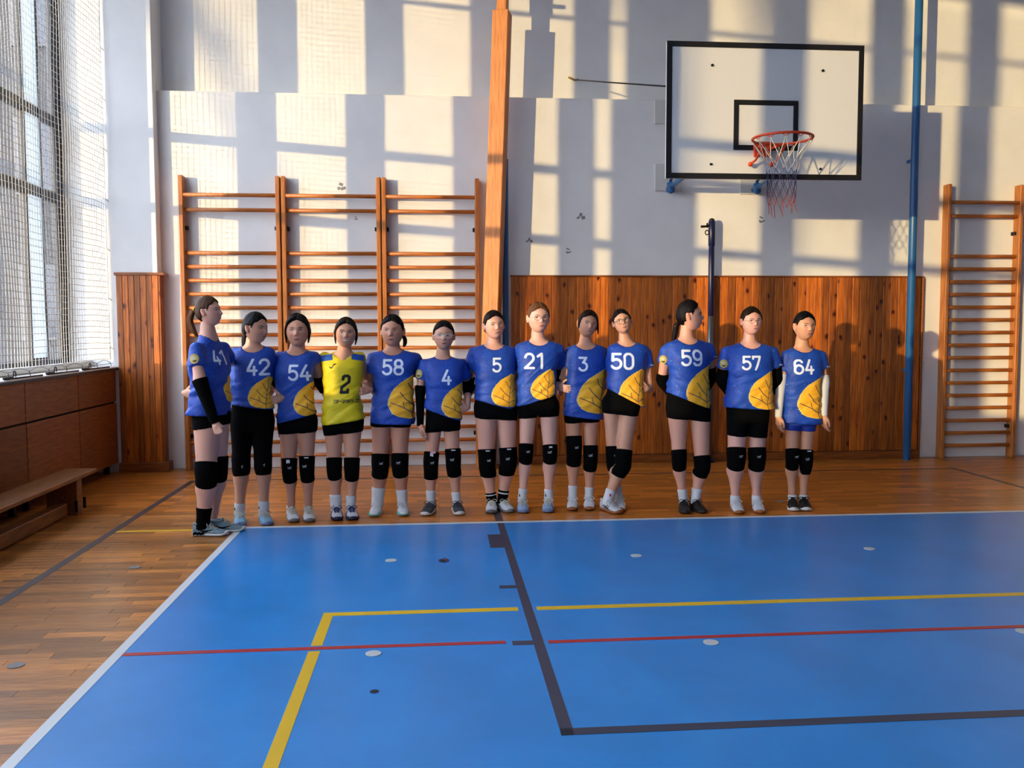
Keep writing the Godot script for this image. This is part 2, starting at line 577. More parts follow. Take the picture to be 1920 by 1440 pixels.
func build_floor_marks():
	var fl: Node3D = get_node("floor")
	# blue court with a white border
	var cx0 := -1.497
	var cz0 := -6.655
	var court := part("court_surface", box_mesh(Vector3(ROOM_R - 0.2 - cx0, 0.003, ROOM_F - 0.2 - cz0)), M.court, fl, Vector3((ROOM_R - 0.2 + cx0) / 2, 0.0012, (ROOM_F - 0.2 + cz0) / 2))
	var ry := 0.0027
	var lines := fl
	strip("boundary_line", cx0, cz0, ROOM_R - 0.3, cz0 + 0.052, M.line_white, lines, ry)
	strip("boundary_line", cx0, cz0 + 0.052, cx0 + 0.048, 5.2, M.line_white, lines, ry)
	# basketball key in dark paint
	strip("key_line", 0.440, cz0 + 0.055, 0.490, -3.105, M.line_dark, lines, ry)
	strip("key_line", 0.440, -3.105, 5.35, -3.160, M.line_dark, lines, ry)
	strip("key_block", 0.345, -5.86, 0.440, -6.235, M.line_dark, lines, ry)
	strip("key_mark", 0.343, -4.93, 0.440, -4.985, M.line_dark, lines, ry)
	strip("key_mark", 0.341, -4.03, 0.440, -4.085, M.line_dark, lines, ry)
	strip("key_line_on_parquet", 0.435, cz0 - 0.002, 0.495, -8.70, M.line_grey, lines)
	# yellow frame and red attack line
	strip("yellow_line", -0.605, -4.530, 0.413, -4.585, M.line_yellow, lines, ry)
	strip("yellow_line", 0.514, -4.530, 8.6, -4.585, M.line_yellow, lines, ry)
	strip("yellow_line", -0.605, -4.530, -0.552, -4.108, M.line_yellow, lines, ry)
	strip("yellow_line", -0.605, -4.036, -0.552, 4.0, M.line_yellow, lines, ry)
	strip("red_line", -1.447, -4.055, 0.310, -4.092, M.line_red, lines, ry + 0.0004)
	strip("red_line", 0.512, -4.040, 8.9, -4.077, M.line_red, lines, ry + 0.0004)
	# lines on the parquet
	strip("grey_line", -2.415, -8.74, -2.360, 1.5, M.line_grey, lines)
	strip("grey_line", -2.415, -8.70, 5.40, -8.75, M.line_grey, lines)
	strip("grey_line", 5.345, -8.70, 5.40, 1.5, M.line_grey, lines)
	strip("yellow_line", -2.36, -6.575, -1.50, -6.620, M.line_yellow, lines)
	# covers of the sockets for posts and equipment
	var covers := [[-0.309, -5.593, 0.0, "round white floor socket cover in front of the girl in yellow"], [1.279, -5.562, 0.0, "round white floor socket cover in front of player 59, right of dark line"], [2.873, -5.592, 0.0, "round white floor socket cover at the right, in front of player 64"],
		[-0.305, -3.981, 0.0, "large white floor socket cover just below the red line, left of the dark key line"], [1.277, -3.981, 0.0, "large white floor socket cover below the red line, right of the dark key line"], [2.845, -3.991, 0.0, "white floor socket cover below the red line at the right edge of the photo"],
		[-1.878, -3.99, -1.0, "grey floor socket cover in the parquet at the left edge of the photo"], [-1.896, -5.59, -1.0, "grey floor socket cover in the parquet between grey line and white boundary line"], [2.909, -7.214, -1.0, "small grey socket cover in the parquet left of player 64's shoes"]]
	for c in covers:
		var st := mb()
		add_disc(st, Vector3.ZERO, 0.036, 0.036, 0.003, 24)
		var o := part(numbered("floor_socket_cover"), done(st), M.plug if c[2] == 0.0 else mat(Color(0.46, 0.44, 0.42), 0.5), self, Vector3(c[0], 0.003 + (-0.003 if c[2] < 0 else 0.0), c[1]))
		tag(o, c[3], "floor cover", "covers of the floor sockets")
	var h := thing("open_floor_socket", "open dark floor socket with a red lid lying in it, in front of player 4", "floor socket", Vector3(0.028, 0.0028, -5.561))
	var hs := mb()
	add_disc(hs, Vector3.ZERO, 0.036, 0.05, 0.0012, 20)
	part("rim", done(hs), mat(Color(0.05, 0.18, 0.42), 0.5), h)
	var hs2 := mb()
	add_disc(hs2, Vector3(-0.004, 0.001, 0.006), 0.020, 0.026, 0.001, 16)
	part("opening", done(hs2), M.hole, h)
	part("red_lid", box_mesh(Vector3(0.014, 0.006, 0.05), 0.002), mat(Color(0.35, 0.09, 0.09), 0.5), h, Vector3(0.014, 0.004, -0.008), Vector3(0.2, 0.5, 0))
	var h2 := thing("uncovered_floor_hole", "small black uncovered hole in the blue court below the red line", "floor hole", Vector3(-0.27, 0.0028, -3.559))
	var h3 := mb()
	add_disc(h3, Vector3.ZERO, 0.020, 0.020, 0.0012, 16)
	part("rim", done(h3), mat(Color(0.04, 0.20, 0.42), 0.5), h2)
	var h4 := mb()
	add_disc(h4, Vector3(0, 0.001, 0), 0.015, 0.015, 0.001, 16)
	part("opening", done(h4), M.hole, h2)

# ------------------------------------------------------------------ left side: radiator casing, net, bench
func build_left_side():
	# pine panel that boxes in the pilaster
	var pp := thing("pilaster_panelling", "narrow panel of dark knotty pine boards boxing in the corner pilaster", "panelling", Vector3(-3.27, 0, -9.34))
	var bx := 0.0
	var ws := [0.062, 0.058, 0.06, 0.058, 0.062, 0.058, 0.060, 0.055]
	for i in 8:
		var w: float = ws[i]
		if bx + w > 0.42: w = 0.42 - bx
		if w < 0.01: break
		part("board", box_mesh(Vector3(w - 0.003, 1.94, 0.018), 0.003), M.pine[(i * 3 + 1) % 5], pp, Vector3(bx + w / 2, 1.06, -0.009))
		bx += w
	part("side_board", box_mesh(Vector3(0.018, 1.94, 0.13), 0.003), M.pine[1], pp, Vector3(0.430, 1.06, -0.065))
	part("cap_rail", box_mesh(Vector3(0.50, 0.03, 0.15), 0.004), M.pine_trim, pp, Vector3(0.235, 2.04, -0.06))
	part("base_rail", box_mesh(Vector3(0.50, 0.095, 0.16), 0.004), M.pine_trim, pp, Vector3(0.232, 0.0475, -0.055))
	# casing under the windows
	var zs := [-9.33, -8.372, -7.325, -6.28, -5.235, -4.19, -3.145]
	var where := ["beside the corner pilaster", "second from the corner, behind the bench end", "at the left edge of the photo", "just outside the left edge", "further along the windows", "nearest the camera"]
	for i in 6:
		var z0: float = zs[i]
		var z1: float = zs[i + 1]
		var c := thing("radiator_cabinet", "wood-veneer radiator cabinet under the windows, " + where[i], "cabinet", Vector3(-3.293, 0, (z0 + z1) / 2), 0.0, "radiator cabinets under the windows")
		var L := z1 - z0
		part("carcass", box_mesh(Vector3(0.40, 0.95, L - 0.004)), M.dark_wood, c, Vector3(-0.225, 0.58, 0))
		part("upper_panel", box_mesh(Vector3(0.02, 0.325, L - 0.010), 0.003), M.cabinet[i % 3], c, Vector3(-0.012, 0.902, 0))
		part("lower_panel", box_mesh(Vector3(0.02, 0.618, L - 0.012), 0.003), M.cabinet[(i + 1) % 3], c, Vector3(-0.010, 0.412, 0))
		for s in [-1, 1]:
			part("foot", box_mesh(Vector3(0.05, 0.11, 0.04), 0.003), M.dark_metal, c, Vector3(-0.08, 0.055, s * (L / 2 - 0.12)))
	var sill := struct_root("trim_1")
	box("sill_board", Vector3(WIN_X - 0.03, 1.066, -9.355), Vector3(-3.275, 1.092, 4.6), M.plate, sill, 0.004)
	box("sill_edge", Vector3(-3.277, 1.058, -9.355), Vector3(-3.270, 1.082, 4.6), mat(Color(0.16, 0.19, 0.24), 0.5), sill, 0.002)
	box("sill_riser", Vector3(-3.56, 1.092, -9.355), Vector3(-3.53, 1.155, 4.6), M.plate, sill, 0.004)
	for i in 3:
		var zc: float = [-7.28, -8.02, -8.78][i]
		var r := thing("latch_rod", "dark metal window latch rod lying on the sill, " + ["nearest the left edge of the photo", "middle one of the three", "nearest the corner pilaster"][i], "latch rod", Vector3(-3.288, 1.093, zc), 0.0, "latch rods on the sill")
		tube("rod", [Vector3(-0.012, 0.008, 0.27), Vector3(0.0, 0.008, 0.0), Vector3(0.010, 0.008, -0.33)], [0.008], M.dark_metal, r, 8)
		part("grip", box_mesh(Vector3(0.03, 0.022, 0.12), 0.006), M.dark_metal, r, Vector3(-0.008, 0.014, 0.22))
		tube("hook", smooth([Vector3(-0.005, 0.02, 0.14), Vector3(-0.005, 0.06, 0.13), Vector3(-0.005, 0.055, 0.10), Vector3(-0.005, 0.02, 0.10)], 4), [0.005], M.dark_metal, r, 8)
	build_net()
	# long low gymnastics bench
	var b := thing("gym_bench", "long low wooden gymnastics bench along the radiator cabinets", "bench", Vector3(-2.99, 0, -7.55))
	part("seat", box_mesh(Vector3(0.26, 0.035, 4.4), 0.006), M.bench, b, Vector3(0, 0.30, 2.2 - 0.05))
	part("balance_beam", box_mesh(Vector3(0.09, 0.10, 3.9), 0.006), M.bench, b, Vector3(0.02, 0.06, 2.35))
	for z in [0.30, 2.15, 4.0]:
		part("leg", box_mesh(Vector3(0.24, 0.285, 0.10), 0.006), M.bench, b, Vector3(0, 0.1425, z))
	for z in [0.22, 0.38]:
		part("bracket", box_mesh(Vector3(0.02, 0.09, 0.02), 0.002), M.dark_metal, b, Vector3(0.125, 0.08, z))

func build_net():
	var n := thing("safety_net", "white knotted safety net hanging in front of the left windows", "net", Vector3(-3.345, 0, -9.33))
	var st := mb()
	st.set_smooth_group(0)
	var nz := noise(17, 0.35, 2)
	var cell := 0.056
	var top := 5.7
	var bot := 1.17
	var zl := 10.4
	var cols := int(zl / cell)
	var rows := int((top - bot) / cell)
	var off := func(z: float, y: float) -> Vector3:
		return Vector3(nz.get_noise_2d(z * 3.0, y) * 0.03, nz.get_noise_2d(z * 2.0 + 50, y * 2.0) * 0.02, nz.get_noise_2d(z * 2.0, y * 1.3 + 90) * 0.022)
	for i in cols + 1:
		var z := i * cell
		var path := []
		for k in 13:
			var y := lerpf(bot, top, k / 12.0)
			path.append(Vector3(0, y, z) + off.call(z, y))
		add_tube(st, path, [0.0026], 3, false)
	for j in rows + 1:
		var y := bot + j * cell
		var path := []
		for k in 66:
			var z := lerpf(0, zl, k / 65.0)
			path.append(Vector3(0, y, z) + off.call(z, y))
		add_tube(st, path, [0.0026], 3, false)
	var o := part("mesh", done(st), M.cord, n)
	o.set_meta("kind", "stuff")
	# bottom of the net: slack loops clipped to a taut cord
	var loops := []
	for i in 120:
		var z := i * 0.085
		loops.append(Vector3(0.0, bot - 0.035 + 0.032 * absf(sin(z * PI / 0.36)), z))
	tube("slack_cord", loops, [0.003], mat(Color(0.5, 0.5, 0.5), 0.7), n, 6)
	tube("taut_cord", [Vector3(0.02, 1.128, -0.0), Vector3(0.02, 1.120, 4), Vector3(0.02, 1.125, zl)], [0.003], M.dark_metal, n, 6)
	for i in 28:
		tube("clip", [Vector3(0.0, bot - 0.03, 0.36 * i), Vector3(0.012, 1.10, 0.36 * i + 0.01)], [0.003], M.dark_metal, n, 6)
	# side edge laced to the pilaster
	tube("edge_cord", [Vector3(0, bot, 0), Vector3(0.006, 2.6, 0.006), Vector3(-0.004, 4.0, 0.004), Vector3(0, top, 0)], [0.0035], M.cord, n, 6)
	for i in 9:
		tube("lacing", [Vector3(0, 1.3 + i * 0.5, 0), Vector3(0.03, 1.27 + i * 0.5, -0.012)], [0.0028], M.dark_metal, n, 6)

# ------------------------------------------------------------------ on the back wall
func build_wall_things():
	# wall bars: a bay built once, then copied
	var first := make_wall_bars()
	var labels := ["bay of wooden wall bars nearest the left corner, behind players 41 and 42", "middle bay of the three joined wooden wall bars, behind players 54 and 2", "bay of wooden wall bars beside the square beam, behind players 58 and 4", "single bay of wooden wall bars at the right edge, beyond the tall blue pipe", "wall bars just outside the right edge"]
	var xs := [-2.125, -1.093, -0.062, 6.06]
	for i in 4:
		var w: Node3D = first
		if i > 0:
			w = first.duplicate()
			add_child(w)
		w.name = numbered("wall_bars")
		w.position = Vector3(xs[i], 0, WALL)
		if i == 3:
			w.scale.x = 0.86
		tag(w, labels[i], "wall bars", "bays of wall bars on the back wall")
	# pine panelling behind the right half of the team
	var p := thing("wall_panelling", "wide panelling of vertical knotty pine boards behind the players on the right", "panelling", Vector3(0.79, 0, WALL))
	var x := 0.0
	var rng := RandomNumberGenerator.new()
	rng.seed = 4
	var i := 0
	while x < 4.60:
		var w := minf(0.0885, 4.61 - x)
		part("board", box_mesh(Vector3(w - 0.0028, 1.94, 0.02), 0.003), M.pine[rng.randi() % 5], p, Vector3(x + w / 2, 1.06, 0.021))
		x += w
		i += 1
	part("backing", box_mesh(Vector3(4.60, 1.96, 0.012)), M.dark_wood, p, Vector3(2.305, 1.05, 0.006))
	part("cap_rail", box_mesh(Vector3(4.63, 0.018, 0.045), 0.004), M.pine_trim, p, Vector3(2.305, 2.036, 0.022))
	part("base_rail", box_mesh(Vector3(4.62, 0.085, 0.05), 0.005), M.pine_trim, p, Vector3(2.305, 0.0425, 0.025))
	part("end_strip", box_mesh(Vector3(0.018, 2.03, 0.045), 0.003), M.pine_trim, p, Vector3(4.62, 1.015, 0.023))
	# square wooden beam that leans against the wall
	var bm := thing("wooden_beam", "tall square wooden beam leaning beside the wall bars, above player 5", "beam", Vector3(0.508, 0, -9.25))
	var lean := Basis(Vector3.BACK, -0.0385) * Basis(Vector3.UP, 0.0)
	var st := mb()
	add_box(st, Vector3(0, 2.36, 0), Vector3(0.168, 4.72, 0.19), 0.008)
	var mi := part("shaft", done(st), M.beam, bm)
	mi.basis = lean * Basis(Vector3.UP, -0.28)
	var st2 := mb()
	add_box(st2, Vector3(0, 4.80, 0), Vector3(0.105, 0.16, 0.12), 0.01)
	var neck := part("tenon", done(st2), M.beam, bm)
	neck.basis = lean * Basis(Vector3.UP, -0.28)
	var st3 := mb()
	add_box(st3, Vector3(0, 5.1, 0), Vector3(0.14, 0.46, 0.14), 0.01)
	add_box(st3, Vector3(0.13, 4.99, 0.02), Vector3(0.13, 0.045, 0.05), 0.01)
	var cap := part("iron_head", done(st3), M.dark_metal, bm)
	cap.basis = lean * Basis(Vector3.UP, -0.28)
	# blue pole behind the beam
	var pole := thing("blue_pole", "slim blue pole standing half hidden behind the leaning wooden beam", "pole", Vector3(0.722, 0, -9.37))
	tube("shaft", [Vector3(0, 0.01, 0), Vector3(0, 3.25, 0)], [0.034], M.teal_paint, pole, 16)
	part("foot_plate", box_mesh(Vector3(0.14, 0.012, 0.12), 0.003), M.blue_paint, pole, Vector3(0, 0.006, 0))
	# volleyball post
	var post := thing("volleyball_post", "dark blue and bare steel volleyball post with crank hooks in front of the pine panelling", "post", Vector3(2.962, 0, -9.385))
	tube("sleeve", [Vector3(0, 0.02, 0), Vector3(0, 1.6, 0)], [0.034], M.steel, post, 18)
	tube("upper_tube", [Vector3(0, 1.6, 0), Vector3(0, 2.46, 0)], [0.031], M.dark_blue, post, 18)
	tube("head", [Vector3(0, 2.36, 0), Vector3(0, 2.625, 0)], [0.036], M.dark_blue, post, 18)
	tube("cap", [Vector3(0, 2.62, 0), Vector3(0, 2.645, 0)], [0.029], M.black, post, 18)
	tube("base_ring", [Vector3(0, 0.0, 0), Vector3(0, 0.03, 0)], [0.06], M.dark_blue, post, 18)
	tube("net_hook", [Vector3(-0.03, 2.575, 0.01), Vector3(-0.08, 2.565, 0.02), Vector3(-0.125, 2.563, 0.025)], [0.012, 0.012, 0.014], M.dark_metal, post, 10)
	tube("hook_nut", [Vector3(-0.055, 2.60, 0.015), Vector3(-0.055, 2.555, 0.015)], [0.010], M.dark_metal, post, 10)
	var ring := []
	for k in 14:
		ring.append(Vector3(-0.058 + 0.02 * cos(TAU * k / 14), 2.50 + 0.024 * sin(TAU * k / 14), 0.02))
	tube("pulley", ring, [0.006], M.dark_metal, post, 8, true)
	# tall blue pipe
	var pipe := thing("blue_pipe", "tall light blue pipe running up the whole wall right of the panelling", "pipe", Vector3(5.20, 0, -9.33))
	tube("shaft", [Vector3(0, 0.0, 0), Vector3(0, ROOM_H, 0)], [0.042], M.teal_paint, pipe, 18)
	for y in [1.0, 3.3, 5.2]:
		part("wall_clamp", box_mesh(Vector3(0.03, 0.03, 0.12), 0.003), M.teal_paint, pipe, Vector3(0, y, -0.09))
	# hook and thin stay rod left of the backboard, fixed in the upper wall
	var stay := thing("stay_rod", "thin dark stay rod from a wall hook to the backboard's left edge", "rod", Vector3(1.476, 4.168, UPPER))
	tube("rod", [Vector3(0.02, 0, 0.03), Vector3(0.28, -0.29, 1.0), Vector3(0.535, -0.57, 1.95)], [0.007], M.dark_metal, stay, 8)
	tube("hook", smooth([Vector3(-0.03, 0.03, 0.0), Vector3(-0.01, 0.01, 0.04), Vector3(0.03, -0.01, 0.05), Vector3(0.06, -0.01, 0.08)], 4), [0.011], mat(Color(0.62, 0.47, 0.22), 0.6, 0.4), stay, 8)

func make_wall_bars() -> Node3D:
	var o := Node3D.new()
	o.name = "wall_bars_source"
	add_child(o)
	for s in [-1, 1]:
		var st := mb()
		add_box(st, Vector3(0, 1.525, 0.068), Vector3(0.045, 3.05, 0.115), 0.006)
		part("upright", done(st), M.upright, o, Vector3(s * 0.487, 0, 0))
		for y in [0.35, 2.52]:
			part("wall_bracket", box_mesh(Vector3(0.03, 0.04, 0.07), 0.004), M.dark_metal, o, Vector3(s * 0.487 - s * 0.03, y, 0.035))
	var rung := mb()
	add_tube(rung, [Vector3(-0.47, 0, 0), Vector3(0.47, 0, 0)], [0.0205], 12, true, false, null, 0.8)
	var rm := done(rung)
	var ys := [2.853, 2.705]
	for k in 16:
		ys.append(2.262 - k * 0.1413)
	for k in 18:
		part("rung", rm, M.bar, o, Vector3(0, ys[k], 0.075 if k != 0 else 0.105))
	return o

func build_hoop():
	var h := thing("basketball_hoop", "white backboard with black border, orange rim and net above player 57", "basketball hoop", Vector3(2.903, 3.385, -7.7))
	var bw := 1.785
	var bh := 1.182
	part("board", box_mesh(Vector3(bw, bh, 0.03), 0.003), M.board, h, Vector3(0, 0, -0.018))
	# painted border and target square, a millimetre proud
	var st := mb()
	var t := 0.048
	for s in [-1, 1]:
		add_box(st, Vector3(0, s * (bh - t) / 2, 0), Vector3(bw, t, 0.008), 0.002)
		add_box(st, Vector3(s * (bw - t) / 2, 0, 0), Vector3(t, bh - 2 * t, 0.008), 0.002)
	part("border", done(st), M.black, h)
	var st2 := mb()
	for s in [-1, 1]:
		add_box(st2, Vector3(0.006, -0.12 + s * 0.196, 0), Vector3(0.585, 0.044, 0.007), 0.001)
		add_box(st2, Vector3(0.006 + s * 0.2705, -0.12, 0), Vector3(0.044, 0.35, 0.007), 0.001)
	part("target_square", done(st2), M.black, h)
	for b in [[-0.489, 0.39], [0.514, 0.365], [-0.489, -0.465], [0.51, -0.495]]:
		tube("bolt", [Vector3(b[0], b[1], -0.01), Vector3(b[0], b[1], 0.010)], [0.011], M.dark_metal, h, 10)
	# rim, 3.05 m up
	var rz := 0.47
	var ry := 3.053 - 3.385
	var rx := -0.028
	var R := 0.243
	var ring := []
	for k in 40:
		ring.append(Vector3(rx + R * cos(TAU * k / 40), ry, rz + R * sin(TAU * k / 40)))
	var rim := tube("rim", ring, [0.011], M.orange, h, 12, true)
	var hooks := mb()
	for k in 12:
		var a := TAU * (k + 0.5) / 12
		var pth := []
		for q in 7:
			var b := a + (q - 3) * 0.035
			pth.append(Vector3(rx + (R - 0.006) * cos(b), ry - 0.010 - 0.013 * cos((q - 3) / 3.0 * PI / 2), rz + (R - 0.006) * sin(b)))
		add_tube(hooks, pth, [0.0035], 6)
	part("net_hook", done(hooks), M.orange, rim)
	part("mounting_plate", box_mesh(Vector3(0.16, 0.13, 0.02), 0.004), M.orange, h, Vector3(rx, ry + 0.0, 0.014))
	for s in [-1, 1]:
		tube("rim_arm", [Vector3(rx + s * 0.055, ry, 0.02), Vector3(rx + s * 0.09, ry, rz - R + 0.02)], [0.011], M.orange, h, 10)
		# struts with round ends below the rim
		var p0 := Vector3(rx - 0.03 + s * 0.095, ry - 0.14, 0.06)
		tube("strut", [p0, p0 + Vector3(0.035, 0.03, 0.03), p0 + Vector3(0.055, 0.135, 0.19)], [0.012, 0.010, 0.010], M.orange, h, 10)
		var sp := SphereMesh.new()
		sp.radius = 0.021
		sp.height = 0.042
		sp.radial_segments = 16
		sp.rings = 8
		part("strut_end", sp, M.orange, h, p0)
	var net := mb()
	var segs := 12
	var levels := [0.0, 0.15, 0.24, 0.32, 0.40, 0.47, 0.53]
	var rad := [0.238, 0.152, 0.128, 0.118, 0.116, 0.112, 0.105]
	var cols := [Color(0.86, 0.82, 0.72), Color(0.62, 0.60, 0.62), Color(0.16, 0.14, 0.30), Color(0.13, 0.10, 0.28), Color(0.30, 0.15, 0.22), Color(0.55, 0.22, 0.18), Color(0.6, 0.22, 0.16)]
	var rng := RandomNumberGenerator.new()
	rng.seed = 9
	var knots := []
	for l in levels.size():
		var row := []
		for k in segs:
			var a: float = TAU * (k + (0.5 if l % 2 == 0 else 0.0) ) / segs
			var j := rng.randf_range(-0.006, 0.006)
			row.append(Vector3(rx + (rad[l] + j) * cos(a), ry - 0.022 - levels[l] + rng.randf_range(-0.008, 0.008) * (0 if l == 0 else 1), rz + (rad[l] + j) * sin(a)))
		knots.append(row)
	for l in levels.size() - 1:
		var c: Color = cols[l]
		for k in segs:
			var nb := [k, (k + 1) % segs] if l % 2 == 0 else [k, (k + segs - 1) % segs]
			for q in nb:
				add_tube(net, [knots[l][k], knots[l + 1][q]], [0.0022 if l > 0 else 0.0028], 5, false, false, c.srgb_to_linear())
	for k in segs:
		if k % 3 != 1:
			add_tube(net, [knots[6][k], knots[6][k] + Vector3(rng.randf_range(-0.03, 0.03), -0.05 - 0.05 * rng.randf(), 0.01)], [0.003], 5, false, false, (cols[6] as Color).srgb_to_linear())
	var no := part("net", done(net), M.net_cord, h)
	no.set_meta("kind", "stuff")
	# arms to the wall
	var zb := WALL + 7.7
	for x in [-0.40, 0.55]:
		for y in [[-0.41, -0.30], [0.42, 0.36]]:
			tube("arm", [Vector3(x, y[0], zb + 0.02), Vector3(x, y[1], -0.04)], [0.028], M.teal_paint, h, 12)
		tube("arm_end", [Vector3(x, -0.36, zb + 0.12), Vector3(x, -0.455, zb + 0.12)], [0.042], M.teal_paint, h, 14)
		tube("diagonal", [Vector3(x, 0.34, -0.06), Vector3(x, -0.34, zb + 0.1)], [0.016], M.teal_paint, h, 10)
	tube("crossbar", [Vector3(-0.40, 0.30, -0.07), Vector3(0.55, 0.30, -0.07)], [0.02], M.teal_paint, h, 10)
	tube("crossbar", [Vector3(-0.40, -0.30, -0.07), Vector3(0.55, -0.30, -0.07)], [0.02], M.teal_paint, h, 10)
	# pale boards screwed to the wall behind the arms
	var where := ["below the backboard's lower left corner", "half hidden behind the backboard's left edge, upper one", "below the backboard, behind the net"]
	var pl := [[2.355, 2.652, 2.958, 3.245], [2.345, 2.65, 3.672, 3.925], [3.301, 3.62, 2.928, 3.24]]
	for i in 3:
		var q: Array = pl[i]
		var o := part(numbered("wall_plate"), box_mesh(Vector3(q[1] - q[0], q[3] - q[2], 0.02), 0.003), M.plate, self, Vector3((q[0] + q[1]) / 2, (q[2] + q[3]) / 2, WALL + 0.01))
		tag(o, "pale square mounting plate on the wall " + where[i], "wall plate", "mounting plates of the hoop")

